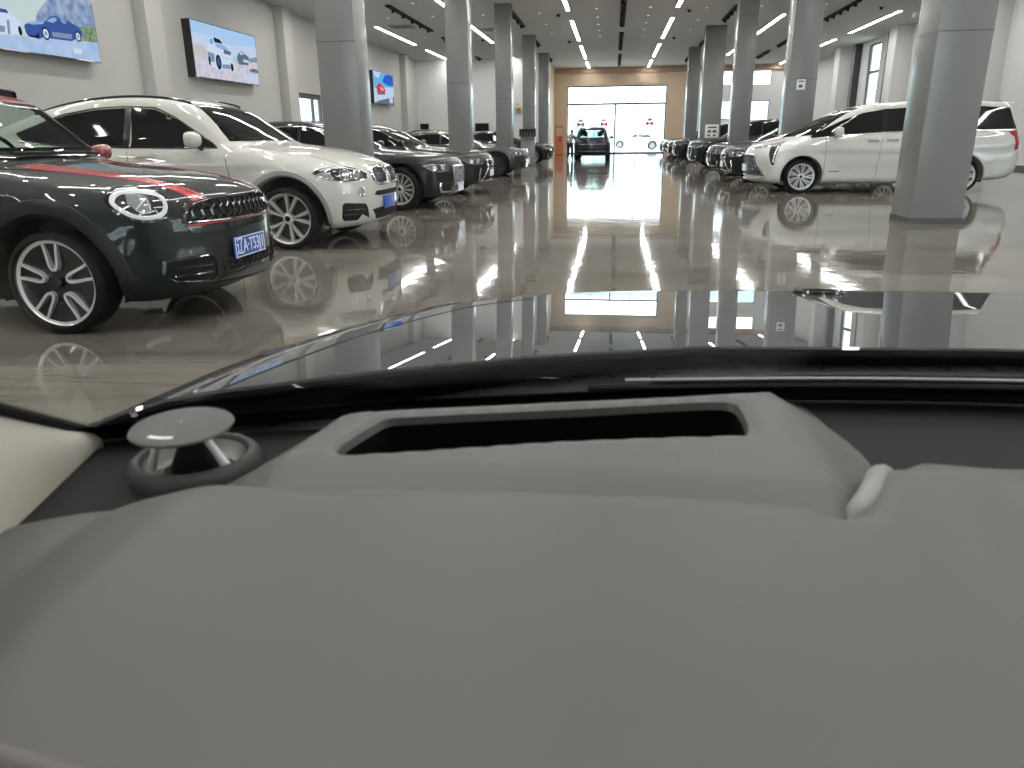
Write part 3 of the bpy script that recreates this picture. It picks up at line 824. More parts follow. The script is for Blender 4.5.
    gaps(car, root, [[(-.66, 1.06), (-.60, .80), (-.60, .36)], [(-1.79, 1.09), (-1.75, .9), (-1.75, .34)]])
    pair_ribbon(car, root, 'bonnet_gap', 'T', [(.60, -.70), (.3, -.74), (-.1, -.76), (-.42, -.80)], .009, 'black_matte', .001)
    for x in (-1.57, -2.5): pair(car, root, 'door_handle', 'R', [(x-.12, .995), (x-.12, 1.03), (x+.1, 1.03), (x+.1, .995)], PAINT_WHITE, .03, .05)
    side_mirror(car, root, -.93, 1.165, 1.04, PAINT_WHITE, L=.22, H=.165, D=.15)
    pair(car, root, 'tail_lamp', 'B', [(-.88, .85), (-.88, 1.02), (-.45, 1.02), (-.5, .88)], 'lamp_red', .006, .05)
    wheels(car, root, 'double5', .264, .26, 'silver', True, .12, .25)
    return root

# ------------------------------------------------------------------ the white people carrier
def build_van():
    car = Car(spec_mpv(), .025); root = empty('car')
    body_mesh(car, root, PAINT_VAN)
    W1 = [(-.10, 1.10), (-.42, 1.275), (-.74, 1.425), (-1.1, 1.545), (-1.46, 1.60), (-1.48, 1.18), (-.75, 1.135), (-.2, 1.085)]
    W2 = [(-1.53, 1.607), (-2.0, 1.635), (-2.58, 1.645), (-2.58, 1.20), (-1.55, 1.183)]
    W3 = [(-2.63, 1.645), (-3.3, 1.635), (-3.80, 1.60), (-3.86, 1.42), (-3.95, 1.21), (-2.63, 1.20)]
    for w in (W1, W2, W3): window_pair(car, root, w)
    for x0, x1 in ((-1.45, -1.56), (-2.55, -2.66)): pair(car, root, 'window_pillar', 'R', [(x0, 1.185), (x0, 1.605), (x1, 1.62), (x1, 1.19)], 'black_gloss', .007)
    pair_ribbon(car, root, 'window_trim', 'R', [(-.08, 1.075), (-.75, 1.118), (-1.5, 1.165), (-2.6, 1.185), (-3.93, 1.195)], .016, 'chrome', .009)
    WS = [(-.86, 1.13), (-.4, 1.10), (0, 1.095), (.4, 1.10), (.86, 1.13), (.80, 1.30), (.70, 1.52), (.62, 1.63), (.3, 1.66), (-.3, 1.66), (-.62, 1.63), (-.70, 1.52), (-.80, 1.30)]
    P('windshield', car.sheet('F', WS, .004, .05), 'window_dark', root)
    hl = [(-.47, .865), (-.44, .905), (-.2, .935), (.06, .985), (.29, 1.03), (.27, .985), (.10, .935), (-.10, .89), (-.3, .862)]
    a, b = pair(car, root, 'headlamp', 45, hl, 'lamp_clear', .005)
    pair_ribbon(car, root, 'headlamp_edge', 45, hl, .012, 'lamp_white', .009, .03, True, (a, b))
    dr = [(.10, .925), (.20, .955), (.285, .955), (.275, .82), (.25, .56), (.20, .575), (.13, .76)]
    a, b = pair(car, root, 'daytime_light_housing', 45, dr, 'black_gloss', .005)
    pair_ribbon(car, root, 'daytime_light', 45, [(.265, .93), (.245, .80), (.225, .60)], .022, 'chrome', .012, .03, False, (a, b))
    GR = [(-.50, .76), (.50, .76), (.64, .55), (.80, .345), (-.80, .345), (-.64, .55)]
    gr = P('grille', car.sheet('F', GR, .004, .04), 'black_matte', root)
    P('honeycomb_mesh', bars(car, 'F', hex_lines(GR, .055), .012, .012), 'chrome_dark', gr)
    P('grille_frame', car.ribbon('F', GR, .03, .016, .04, True), 'chrome', gr)
    P('lower_lip', car.ribbon('F', [(-.80, .285), (-.6, .27), (0, .262), (.6, .27), (.80, .285)], .045, .03), 'chrome', root)
    number_plate(car, root, -.22, .22, .42, .56, 'plate_white')
    pair(car, root, 'tail_lamp', 'L', [(-3.80, 1.165), (-3.99, 1.185), (-4.03, 1.06), (-4.02, .84), (-3.95, .80), (-3.94, .95), (-3.91, 1.06), (-3.84, 1.115)], 'lamp_red', .006, .03)
    V, Fc = prism([(-3.65, 1.742), (-3.90, 1.712), (-3.94, 1.698), (-3.90, 1.685), (-3.75, 1.69)], -.62, .62, lambda u, v, h: (u, h, v)); P('roof_spoiler', (V, Fc), PAINT_VAN, root, 30)
    pair(car, root, 'sill_trim', 'R', [(-.46, .19), (-.46, .235), (-2.6, .235), (-2.6, .19)], 'grey_plastic', .010, .08)
    gaps(car, root, [[(-.40, 1.08), (-.42, .9), (-.42, .25)], [(-1.49, 1.15), (-1.46, .9), (-1.42, .25)], [(-2.6, 1.17), (-2.6, .5)]])
    for x in (-1.30, -1.66): pair(car, root, 'door_handle', 'R', [(x-.11, 1.005), (x-.11, 1.04), (x+.11, 1.04), (x+.11, 1.005)], 'chrome', .03, .05)
    pair(car, root, 'door_badge', 'R', [(-.52, .425), (-.52, .44), (-.72, .44), (-.72, .425)], 'chrome_dark', .006, .05)
    side_mirror(car, root, -.60, 1.19, 1.05, PAINT_VAN, PAINT_VAN, L=.22, H=.19, D=.17)
    wheels(car, root, 'pairs10', .252, .235, 'silver', True, .118, .1)
    return root

# ------------------------------------------------------------------ the other cars: one builder, different noses
def build_plain(spec, paint, nose, style='multi14', rr=.25, wheel='silver', res=.035, plate='plate_white', suv=False, rear=False, detail=True):
    car = Car(spec, res); root = empty('car')
    h = spec['belt']; zt = car.zt; x1 = -car.wb-.25
    rz = zt-.12
    if suv:
        W1 = [(-.62, h+.04), (-.90, rz-.14), (-1.10, rz-.03), (-1.62, rz+.01), (-1.62, h+.05)]
        W2 = [(-1.68, h+.05), (-1.68, rz+.01), (-2.5, rz), (x1-.15, rz-.05), (x1-.25, h+.1), (x1, h+.06)]
        WS = [(-.74, h+.06), (0, h+.05), (.74, h+.06), (.60, rz-.03), (0, rz), (-.60, rz-.03)]
    else:
        W1 = [(-.80, h+.05), (-1.08, h+.19), (-1.38, rz-.03), (-1.72, rz+.02), (-1.72, h+.06)]
        W2 = [(-1.78, h+.06), (-1.78, rz+.02), (-2.3, rz+.01), (-2.75, rz-.06), (x1+.05, h+.09), (-2.7, h+.07)]
        WS = [(-.76, h+.07), (0, h+.06), (.76, h+.07), (.58, rz-.04), (0, rz-.01), (-.58, rz-.04)]
    RW = [(-.62, h+.07), (.62, h+.07), (.52, rz-.02), (-.52, rz-.02)]
    if rear:                                              # seen through from behind: front and rear glass stand in real openings
        iw, ir = inset_poly(WS, .03), inset_poly(RW, .03)
        body_mesh(car, root, paint, [lambda C: (C[:, 0] > -1.6) & (C[:, 2] > h) & in_poly(C[:, 1], C[:, 2], iw), lambda C: (C[:, 0] < -2.4) & in_poly(C[:, 1], C[:, 2], ir)])
        for s in (-1, 1):
            st = box_obj('front_seat', (-2.0, s*.37-.23, .5), (-1.82, s*.37+.23, 1.12), MATS['black_plastic'], root, bev=.06, seg=3)
            box_obj('headrest', (-1.98, s*.37-.13, 1.16), (-1.88, s*.37+.13, 1.34), MATS['black_plastic'], st, bev=.04, seg=3)
    else: body_mesh(car, root, paint)
    window_pair(car, root, W1); window_pair(car, root, W2)
    P('windshield', car.sheet('F', WS, .005, .06), glass_car if rear else 'window_dark', root)
    tm = 'chrome' if nose in ('slats', 'lshape', 'tan') else 'black_gloss'
    pair_ribbon(car, root, 'window_trim', 'R', [W1[0], W1[1], W1[2], W1[3], W2[1], W2[2], W2[3], W2[4]], .016, tm, .010)
    hz = spec['hz'] if 'hz' in spec else (.74 if suv else .66)
    HL = [(-.36, hz+.06), (-.2, hz+.085), (.02, hz+.07), (.15, hz+.03), (.14, hz-.03), (-.05, hz-.04), (-.25, hz-.01)]
    if nose == 'round': HL = oval(-.10, hz+.01, .13, .085, 20)
    a, b = pair(car, root, 'headlamp', -45, HL, 'lamp_dark', .006, .04)
    pair_ribbon(car, root, 'headlamp_edge', -45, HL, .012, 'lamp_clear', .010, .04, True, (a, b))
    for cu in (-.17, .0):
        g, k = car.both(car.sheet, -45, oval(cu, hz+.022, .05, .036, 12), .010, .03)
        P('projector_lens', g, 'lamp_clear', a); P('projector_lens', k, 'lamp_clear', b)
    gw = .36; zt_, zb_ = hz+.06, .36
    G = {'slats': [(-.37, .70), (.37, .70), (.42, .60), (.36, .40), (-.36, .40), (-.42, .60)],
         'lshape': [(-.42, .70), (.42, .70), (.30, .56), (.62, .28), (-.62, .28), (-.30, .56)],
         'wide': [(-.52, hz+.04), (.52, hz+.04), (.56, hz-.06), (.40, .36), (-.40, .36), (-.56, hz-.06)],
         'low': [(-.45, .52), (.45, .52), (.55, .36), (.45, .27), (-.45, .27), (-.55, .36)],
         'round': [(-.42, hz-.05), (.42, hz-.05), (.50, .34), (-.50, .34)],
         'tan': [(-.45, hz+.02), (.45, hz+.02), (.40, .42), (-.40, .42)]}[nose]
    gr = P('grille', car.sheet('F', G, .004, .05), 'black_matte', root)
    P('grille_frame', car.ribbon('F', G, .026, .02, .05, True), 'chrome' if nose != 'low' else 'chrome_dark', gr)
    if nose in ('slats', 'low'):
        ls = [clip_line((u, .2), (u, 1.), G) for u in np.linspace(-.34, .34, 11)]
        P('grille_slats', bars(car, 'F', [l for l in ls if l], .014, .016), 'chrome', gr)
    else:
        ls = [clip_line((-.7, z), (.7, z), G) for z in np.linspace(zb_+.03, hz, 5)]
        P('grille_slats', bars(car, 'F', [l for l in ls if l], .014, .014), 'chrome' if nose == 'wide' else 'chrome_dark', gr)
    g, k = car.both(car.sheet, 'F', [(-.74, .42), (-.50, .43), (-.48, .30), (-.70, .29)], .004, .05)
    i_, j_ = P('air_intake', g, 'black_matte', root), P('air_intake', k, 'black_matte', root)
    if nose in ('slats', 'lshape', 'wide', 'tan'):
        L = [(-.50, .285), (-.72, .29), (-.765, .36), (-.755, .44)] if nose != 'lshape' else [(-.58, .27), (-.66, .27), (-.70, .40), (-.66, .54)]
        pair_ribbon(car, root, 'chrome_trim', 'F', L, .022, 'chrome', .014, .04)
    number_plate(car, root, -.22, .22, .36 if nose != 'slats' else .27, .50 if nose != 'slats' else .41, plate)
    pair(car, root, 'tail_lamp', 'B', [(-car.W*.9, h-.2), (-car.W*.9, h-.05), (-.5, h-.05), (-.52, h-.17)], 'lamp_red_dark', .006, .05)
    gaps(car, root, [[(-.62, h), (-.55, h-.2), (-.55, .3)], [(-1.75, h), (-1.72, .3)]])
    side_mirror(car, root, -.85, h+.09, car.W+.055, paint, L=.19, H=.13, D=.12)
    if rear:
        P('rear_window', car.sheet('B', RW, .006, .06), glass_car, root)
        P('tailgate_trim', car.ribbon('B', [(-.74, .80), (.74, .80)], .02, .012), 'chrome', root)
        P('bumper_trim', car.ribbon('B', [(-.70, .46), (.70, .46)], .02, .014), 'chrome', root)
        pl = P('rear_plate', car.sheet('B', [(-.22, .84), (.22, .84), (.22, .95), (-.22, .95)], .012, .06), 'plate_violet', root)
    wheels(car, root, style, rr, .24, wheel, detail, .118, .2)
    return root

# ------------------------------------------------------------------ showroom
CEIL = 5.70
def floor_material():
    m = mat('floor_tile', (.3, .28, .25), .10, spec=.45); nt = m.node_tree; N = nt.nodes.new; L = nt.links.new; b = nt.nodes['Principled BSDF']
    g = N('ShaderNodeNewGeometry')
    mp = N('ShaderNodeMapping'); mp.inputs['Scale'].default_value = (.35, 1.6, 1); L(g.outputs['Position'], mp.inputs[0])
    n1 = N('ShaderNodeTexNoise'); n1.inputs['Scale'].default_value = 1.1; n1.inputs['Detail'].default_value = 7; n1.inputs['Roughness'].default_value = .62; n1.inputs['Distortion'].default_value = .8; L(mp.outputs[0], n1.inputs['Vector'])
    r = N('ShaderNodeValToRGB'); r.color_ramp.elements[0].position = .30; r.color_ramp.elements[0].color = (.066, .058, .047, 1); r.color_ramp.elements[1].position = .72; r.color_ramp.elements[1].color = (.18, .166, .142, 1); L(n1.outputs['Fac'], r.inputs[0])
    # joints of 1.2 m slabs
    sx = N('ShaderNodeSeparateXYZ'); L(g.outputs['Position'], sx.inputs[0])
    def joint(o, off):
        a = N('ShaderNodeMath'); a.operation = 'ADD'; a.inputs[1].default_value = off; L(o, a.inputs[0])
        p = N('ShaderNodeMath'); p.operation = 'PINGPONG'; p.inputs[1].default_value = .6; L(a.outputs[0], p.inputs[0])
        c = N('ShaderNodeMath'); c.operation = 'LESS_THAN'; c.inputs[1].default_value = .004; L(p.outputs[0], c.inputs[0]); return c
    jx, jy = joint(sx.outputs[0], .55), joint(sx.outputs[1], .3)
    mx = N('ShaderNodeMath'); mx.operation = 'MAXIMUM'; L(jx.outputs[0], mx.inputs[0]); L(jy.outputs[0], mx.inputs[1])
    mix = N('ShaderNodeMix'); mix.data_type = 'RGBA'; L(mx.outputs[0], mix.inputs[0]); L(r.outputs[0], mix.inputs[6]); mix.inputs[7].default_value = (.10, .09, .08, 1)
    L(mix.outputs[2], b.inputs['Base Color'])
    n2 = N('ShaderNodeTexNoise'); n2.inputs['Scale'].default_value = 1.3; n2.inputs['Detail'].default_value = 3; L(g.outputs['Position'], n2.inputs['Vector'])
    rr = N('ShaderNodeMapRange'); rr.inputs[3].default_value = .03; rr.inputs[4].default_value = .08; L(n2.outputs['Fac'], rr.inputs[0]); L(rr.outputs[0], b.inputs['Roughness'])
    n3 = N('ShaderNodeTexNoise'); n3.inputs['Scale'].default_value = 3.2; n3.inputs['Detail'].default_value = 2; L(g.outputs['Position'], n3.inputs['Vector'])
    bp = N('ShaderNodeBump'); bp.inputs['Strength'].default_value = .11; bp.inputs['Distance'].default_value = .012; L(n3.outputs['Fac'], bp.inputs['Height']); L(bp.outputs[0], b.inputs['Normal'])
    return m
mat('wall_paint', (.455, .445, .42), .85, spec=.3)
mat('wall_white', (.62, .62, .61), .8, spec=.3)
mat('ceiling_paint', (.56, .555, .54), .9, spec=.2)
mat('column_panel', (.160, .159, .155), .22, spec=.42)
mat('seam', (.06, .06, .06), .6)
mat('base_strip', (.055, .055, .055), .5, spec=.3)
mat('wood', (.46, .345, .235), .5)
mat('wood_dark', (.33, .215, .135), .5)
mat('frame_metal', (.05, .055, .06), .4, .5)
mat('white_plastic', (.6, .6, .6), .5)
lamp_mat = emis('lamp_white_light', (1., .99, .97), 55.)
spot_mat = emis('spot_light', (1., .97, .92), 2.6)
window_glass = thin_glass('window_glass', (.93, .97, .97), 1.)
def wall(name, axis, pos, t, a0, a1, z0, z1, holes, m):
    """upright wall with rectangular openings; axis 'x': runs along Y at x = pos (thickness t), axis 'y': runs along X"""
    cuts = sorted({a0, a1, *[h[0] for h in holes], *[h[1] for h in holes]})
    g = []
    def bx(a, b, c, d):
        if b-a < 1e-4 or d-c < 1e-4: return
        lo, hi = ((min(pos, pos+t), a, c), (max(pos, pos+t), b, d)) if axis == 'x' else ((a, min(pos, pos+t), c), (b, max(pos, pos+t), d))
        g.append(box_geo(lo, hi))
    for a, b in zip(cuts[:-1], cuts[1:]):
        hs = sorted([h for h in holes if h[0] <= a+1e-6 and h[1] >= b-1e-6], key=lambda h: h[2]); z = z0
        for h in hs: bx(a, b, z, h[2]); z = h[3]
        bx(a, b, z, z1)
    G = join_geo(g)
    return tag(mesh_obj(name, G[0], G[1], MATS[m] if isinstance(m, str) else m, None, smooth=False), kind='structure')
XL, XR, YB, YN = -12.2, 13.0, 56.6, -13.
fl = box_obj('floor', (XL-.3, YN, -.2), (XR+.3, YB+.3, 0), floor_material()); tag(fl, 'polished beige stone slab floor of the showroom', kind='structure')
ce = box_obj('ceiling', (XL-.3, YN, CEIL), (XR+.3, YB+.3, CEIL+.2), MATS['ceiling_paint']); tag(ce, kind='structure')
noise_bump(MATS['ceiling_paint'], 1.5, .25, .02, (.25, 1.4, 1))
wall('wall_left', 'x', XL, -.25, YN, YB, 0, CEIL, [(29.9, 32.3, 0, 2.92)], 'wall_paint')
wall('wall_right', 'x', XR, .25, YN, YB, 0, CEIL, [(42.5, 44.4, 1.0, 5.5), (2., 9., .8, 5.0)], 'wall_white')
wall('wall_near', 'y', YN, -.25, XL, XR, 0, CEIL, [(-8, 9, .4, 4.4)], 'wall_white')
wall('wall_far', 'y', YB, .3, -4.4, XR, 0, CEIL, [(-3.36, 3.56, 0, 4.52), (6.6, 8.0, 2.2, 3.4), (6.6, 8.0, 4.4, 5.32), (9.25, 10.5, 2.1, 3.4), (9.25, 10.5, 4.38, 5.32)], 'wall_white')
wall('wall_back', 'y', 48.6, .2, XL, -4.4, 0, CEIL, [], 'wall_white')
wall('wall_side', 'x', -4.4, .15, 48.8, YB, 0, CEIL, [], 'wood')
# portal of wood boards round the entrance
def struct_box(name, lo, hi, m, bev=0.): return tag(box_obj(name, lo, hi, MATS[m], None, bev), kind='structure')
struct_box('trim_1', (-4.25, YB-.12, 0), (-3.36, YB, 4.55), 'wood')
struct_box('trim_2', (3.56, YB-.12, 0), (4.75, YB, 5.3), 'wood')
struct_box('trim_3', (-4.25, YB-.18, 5.34), (XR, YB, CEIL), 'wood_dark')
struct_box('trim_4', (-4.25, YB-.10, 4.55), (3.56, YB, 5.34), 'wood')
struct_box('trim_5', (-3.40, YB-.13, 5.28), (3.60, YB-.10, 5.34), 'wood_dark')
for k, Y in enumerate((19.6, 28.2, 36.8, 44.9)): struct_box(f'trim_{6+k}', (XL, Y, 0), (XL+.35, Y+.75, CEIL), 'wall_paint', .01)
for k, (Y, d) in enumerate(((12.8, .5), (21.2, .5), (29.4, .6), (38.3, .7), (47.2, .7))): struct_box(f'trim_{10+k}', (XR-d, Y, 0), (XR, Y+1.0, CEIL), 'wall_white', .01)
for k, (Y, d) in enumerate(((40.2, .35), (45.6, .35))): struct_box(f'trim_{15+k}', (XR-d, Y, 0), (XR, Y+.4, CEIL), 'frame_metal')
struct_box('baseboard_right', (XR-.02, YN, 0), (XR, YB, .12), 'base_strip')
struct_box('baseboard_left', (XL, YN, 0), (XL+.02, 29.9, .12), 'base_strip')
def glazing(name, axis, pos, a0, a1, z0, z1, va, hz, fw=.07, glass=True):
    """frame with members and one pane"""
    def bx(a, b, c, d, w=.05): return box_geo((pos-w, a, c), (pos+w, b, d)) if axis == 'x' else box_geo((a, pos-w, c), (b, pos+w, d))
    g = [bx(a0, a0+fw, z0, z1), bx(a1-fw, a1, z0, z1), bx(a0, a1, z1-fw, z1), bx(a0, a1, z0, z0+fw)]
    for a, c, d, w in va: g.append(bx(a-w/2, a+w/2, c, d))
    for z, w in hz: g.append(bx(a0, a1, z-w/2, z+w/2))
    G = join_geo(g); r = tag(mesh_obj(name, G[0], G[1], MATS['frame_metal'], None, smooth=False), kind='structure')
    if glass:
        p = bx(a0+.02, a1-.02, z0+.02, z1-.02, .006)
        mesh_obj('pane', p[0], p[1], window_glass, r, smooth=False)
    return r
glazing('door_1', 'y', YB+.2, -3.36, 3.56, 0, 4.52, [(.035, 0, 3.32, .09), (-1.46, 0, 3.32, .035), (1.51, 0, 3.32, .035), (-1.46, 3.32, 4.52, .03), (1.51, 3.32, 4.52, .06)], [(3.34, .12)], .08)
glazing('door_2', 'x', XL-.1, 29.9, 32.3, 0, 2.92, [(31.45, 0, 2.8, .10)], [(2.80, .16), (1.85, .06)], .07)
glazing('window_1', 'x', XR+.1, 42.5, 44.4, 1.0, 5.5, [], [(4.15, .14)], .08)
for k, (a, b, c, d) in enumerate(((6.6, 8.0, 2.2, 3.4), (6.6, 8.0, 4.4, 5.32), (9.25, 10.5, 2.1, 3.4), (9.25, 10.5, 4.38, 5.32))): glazing(f'window_{2+k}', 'y', YB+.15, a, b, c, d, [], [], .05)
glazing('window_6', 'x', XR+.1, 2., 9., .8, 5.0, [(4.3, .8, 5., .08), (6.6, .8, 5., .08)], [(3.4, .1)], .08)
glazing('window_7', 'y', YN-.1, -8., 9., .4, 4.4, [(x, .4, 4.4, .08) for x in (-4.6, -1.2, 2.2, 5.6)], [(3.2, .1)], .08)

# columns
def column(x0, y0, w, d, label, seams=(2.4, 5.0)):
    r = box_obj('column', (x0, y0, 0), (x0+w, y0+d, CEIL), MATS['column_panel'], None, .006)
    tag(r, label, kind='structure')
    for z in seams:
        g = [box_geo((x0-.0015, y0-.0015, z-.008), (x0+w+.0015, y0+d+.0015, z+.008))]
        mesh_obj('seam', *join_geo(g), MATS['seam'], r, smooth=False)
    mesh_obj('base_strip', *box_geo((x0-.012, y0-.012, 0), (x0+w+.012, y0+d+.012, .075)), MATS['base_strip'], r, smooth=False)
    return r
for n, (x, y) in enumerate(((-4.39, 11.6), (-4.37, 20.65), (-4.38, 29.3), (-4.38, 38.0), (-4.40, 46.2))):
    column(x, y, .585, .60, 'grey panelled column, %s from the entrance in the row on the side of the green hatchback' % ('fifth', 'fourth', 'third', 'second', 'first')[n], (2.52, 5.2))
for n, (x, y, w) in enumerate(((3.95, 10.8, .65), (3.92, 19.1, .62), (3.90, 27.5, .62), (3.85, 36.7, .90), (3.90, 45.0, .64))):
    column(x, y, w, .72 if n == 0 else .62, 'grey panelled column, %s from the entrance in the row on the side of the white people carrier' % ('fifth', 'fourth', 'third', 'second', 'first')[n], (2.35, 4.85))

# ceiling lamps
ROWS = [(-10.1, 'by the left wall'), (-6.15, 'over the green hatchback side'), (-1.85, 'left of the centre track'), (2.19, 'right of the centre track'), (6.5, 'over the people carrier side'), (10.85, 'by the right wall')]
ORD = ['first', 'second', 'third', 'fourth', 'fifth', 'sixth', 'seventh', 'eighth']
lamp0 = None
for X, rown in ROWS:
    for k, Y in enumerate((51.5, 42.8, 33.7, 24.6, 15.4, 6.2, -3.0)):
        L_ = 4.6 if k == 0 else 6.7 if k < 3 else 6.5
        if k == 0 and X in (-10.1, -6.15): continue
        if lamp0 is None:
            lamp0 = box_obj('ceiling_light', (-.075, 0, -.05), (.075, 6.6, 0), MATS['white_plastic']); box_obj('diffuser', (-.06, .01, -.056), (.06, 6.59, -.045), lamp_mat, lamp0); o = lamp0
        else: o = copy_tree(lamp0)
        o.location = (X, Y, CEIL); o.scale = (1, L_/6.6, 1)
        tag(o, 'white linear light, %s from the entrance, %s' % (ORD[k], rown), 'ceiling light', 'linear ceiling lights')
def cyl_geo(r, h0, h1, n=16): return lathe([(.0005, h0), (r, h0), (r, h1), (.0005, h1)], n, 'z')
dl0 = None
for X, rown in ((-9.0, 'row nearest the left wall'), (-7.2, 'second row from the left wall'), (-5.2, 'third row from the left wall'), (-3.0, 'fourth row from the left wall'), (-.8, 'row just left of the centre track'), (1.2, 'row just right of the centre track'), (3.3, 'fourth row from the right wall'), (5.3, 'third row from the right wall'), (7.6, 'second row from the right wall')):
    mid = X in (-.8, 1.2)
    Ys = [39.4-2.05*i for i in range(19)] if mid else [38.-3.1*i for i in range(13)]
    for k, Y in enumerate(Ys):
        if dl0 is None:
            g = lathe([(.052, -.004), (.075, -.008), (.08, 0)], 20, 'z'); dl0 = mesh_obj('downlight', g[0], g[1], MATS['white_plastic'])
            g = cyl_geo(.052, -.003, -.001, 20); mesh_obj('lens', g[0], g[1], spot_mat, dl0)
            ld = bpy.data.lights.new('downlight_lamp', 'AREA'); ld.shape = 'DISK'; ld.size = .11; ld.energy = 14.; ld.color = (1., .97, .92); ld.spread = math.radians(115)
            lo_ = link(bpy.data.objects.new('downlight_lamp', ld), dl0); lo_.location = (0, 0, -.012); o = dl0
        else: o = copy_tree(dl0)
        o.location = (X, Y, CEIL-.001)
        n = k+1; suf = 'th' if 10 <= n % 100 <= 20 else {1: 'st', 2: 'nd', 3: 'rd'}.get(n % 10, 'th')
        tag(o, 'small round recessed downlight, %d%s from the entrance, %s' % (n, suf, rown), 'downlight', 'recessed downlights')
def track(X, Y0, Y1, label, heads=5, slim=False):
    r = box_obj('light_track', (-.11 if slim else -.09, 0, -.06), (.11 if slim else .09, Y1-Y0, 0), MATS['black_matte'], None); r.location = (X, Y0, CEIL)
    for i in range(heads):
        g = cyl_geo(.055, -.17, -.05, 14); h = mesh_obj('spot_head', g[0], g[1], MATS['black_matte'], r, angle=40); h.location = (0, (Y1-Y0)*(i+.5)/heads, 0)
    tag(r, label, 'light track', 'black ceiling tracks')
for k, (a, b) in enumerate(((47.5, 54.4), (38.0, 45.), (28.6, 35.8), (19.4, 26.6))): track(.2, a, b, 'black track in the middle of the ceiling, %s from the entrance' % ORD[k], 5, True)
for k, (a, b) in enumerate(((47., 51.), (38., 42.), (28.8, 35.7), (19.6, 26.))): track(-8.15, a, b, 'black spotlight track near the left wall, %s from the entrance' % ORD[k])
for k, (a, b) in enumerate(((47., 50.5), (38.6, 42.2), (29.8, 35.2), (20.5, 26.))): track(-4.0, a, b, 'black ceiling track over the left columns, %s from the entrance' % ORD[k], 4)
for k, (a, b) in enumerate(((49., 52.5), (40., 44.), (31.2, 35.1), (22., 26.))): track(4.36, a, b, 'black ceiling track over the right columns, %s from the entrance' % ORD[k], 4)
for k, (a, b) in enumerate(((47.5, 51.5), (41.8, 45.3), (31., 35.8), (22., 26.6))): track(8.55, a, b, 'black spotlight track near the right wall, %s from the entrance' % ORD[k])
def vent(x, y, label):
    r = box_obj('ceiling_vent', (-.5, -.5, -.02), (.5, .5, 0), MATS['grey_plastic']); r.location = (x, y, CEIL)
    box_obj('vent_core', (-.42, -.42, -.024), (.42, .42, -.018), MATS['seam'], r)
    for i in range(6): box_obj('slat', (-.42, -.37+.14*i, -.035), (.42, -.33+.14*i, -.022), MATS['grey_plastic'], r)
    tag(r, label, 'ceiling vent', 'square ceiling vents')
vent(-9.1, 34.3, 'square grey ceiling vent beside the left track'); vent(-5.6, 36.0, 'square grey ceiling vent beyond the second left column')
def sensor(x, y, label):
    g = lathe([(.001, -.09), (.04, -.085), (.06, -.04), (.075, 0)], 16, 'z'); r = mesh_obj('ceiling_sensor', g[0], g[1], MATS['black_matte']); r.location = (x, y, CEIL)
    g = cyl_geo(.09, -.012, 0); mesh_obj('sensor_base', g[0], g[1], MATS['black_plastic'], r, angle=40); tag(r, label, 'ceiling sensor', 'dark ceiling sensors')
for (px, Y, t) in ((-2.3, 32.3, 'left of the centre lights, nearer one'), (-2.35, 41., 'left of the centre lights, farther one'), (2.7, 32.2, 'right of the centre lights, nearer one'), (2.75, 40.6, 'right of the centre lights, farther one'), (-6.5, 39.5, 'beyond the end of the left lights'), (9.9, 33.0, 'beside the right wall lights')): sensor(px, Y, 'small dark dome sensor on the ceiling, ' + t)
def exit_box(x, y, label):
    r = box_obj('ceiling_box', (-.35, -.2, -.16), (.35, .2, 0), MATS['white_plastic'], None, .02); r.location = (x, y, CEIL)
    box_obj('lens', (-.2, -.21, -.12), (.2, -.198, -.04), MATS['lamp_white'], r); tag(r, label, 'ceiling box')
exit_box(12.0, 34.6, 'white square ceiling unit near the right wall')

# screens on the side walls: flat pictures
def emit_soft(name, col, s=1.0, noise=None):
    m = emis(name, col, s)
    if noise and not m.get('n'):
        nt = m.node_tree; N = nt.nodes.new; e = [n for n in nt.nodes if n.type == 'EMISSION'][0]
        g = N('ShaderNodeNewGeometry'); n = N('ShaderNodeTexNoise'); n.inputs['Scale'].default_value = noise[1]; n.inputs['Detail'].default_value = 5; nt.links.new(g.outputs['Position'], n.inputs['Vector'])
        r = N('ShaderNodeValToRGB'); r.color_ramp.elements[0].position = .35; r.color_ramp.elements[1].position = .65; r.color_ramp.elements[0].color = (*col, 1); r.color_ramp.elements[1].color = (*noise[0], 1)
        nt.links.new(n.outputs['Fac'], r.inputs[0]); nt.links.new(r.outputs[0], e.inputs[0]); m['n'] = 1
    return m
SC1 = dict(sky=((.55, .66, .66), 1.), mtn=((.16, .25, .46), .9, ((.42, .52, .72), 5.)), bush=((.10, .20, .10), .9, ((.35, .45, .30), 7.)), road=((.36, .52, .80), .95, ((.48, .62, .86), 3.)), blue=((.045, .10, .33), 1.), blue2=((.28, .45, .78), 1.), dark=((.01, .015, .03), 1.), white=((.62, .72, .88), 1.), grey=((.22, .30, .42), 1.), sand=((.62, .56, .52), 1., ((.50, .50, .60), 6.)), land=((.52, .52, .62), 1., ((.66, .66, .74), 6.)), sky2=((.40, .60, .88), 1.), deep=((.03, .12, .60), 1.), cyan=((.14, .45, .80), 1.), red=((.60, .05, .10), 1.), pink=((.75, .35, .45), 1.), pale=((.55, .65, .85), 1.), slate=((.12, .17, .22), 1.))
def scol(k): v = SC1[k]; return emit_soft('screen_'+k, v[0], v[1], v[2] if len(v) > 2 else None)
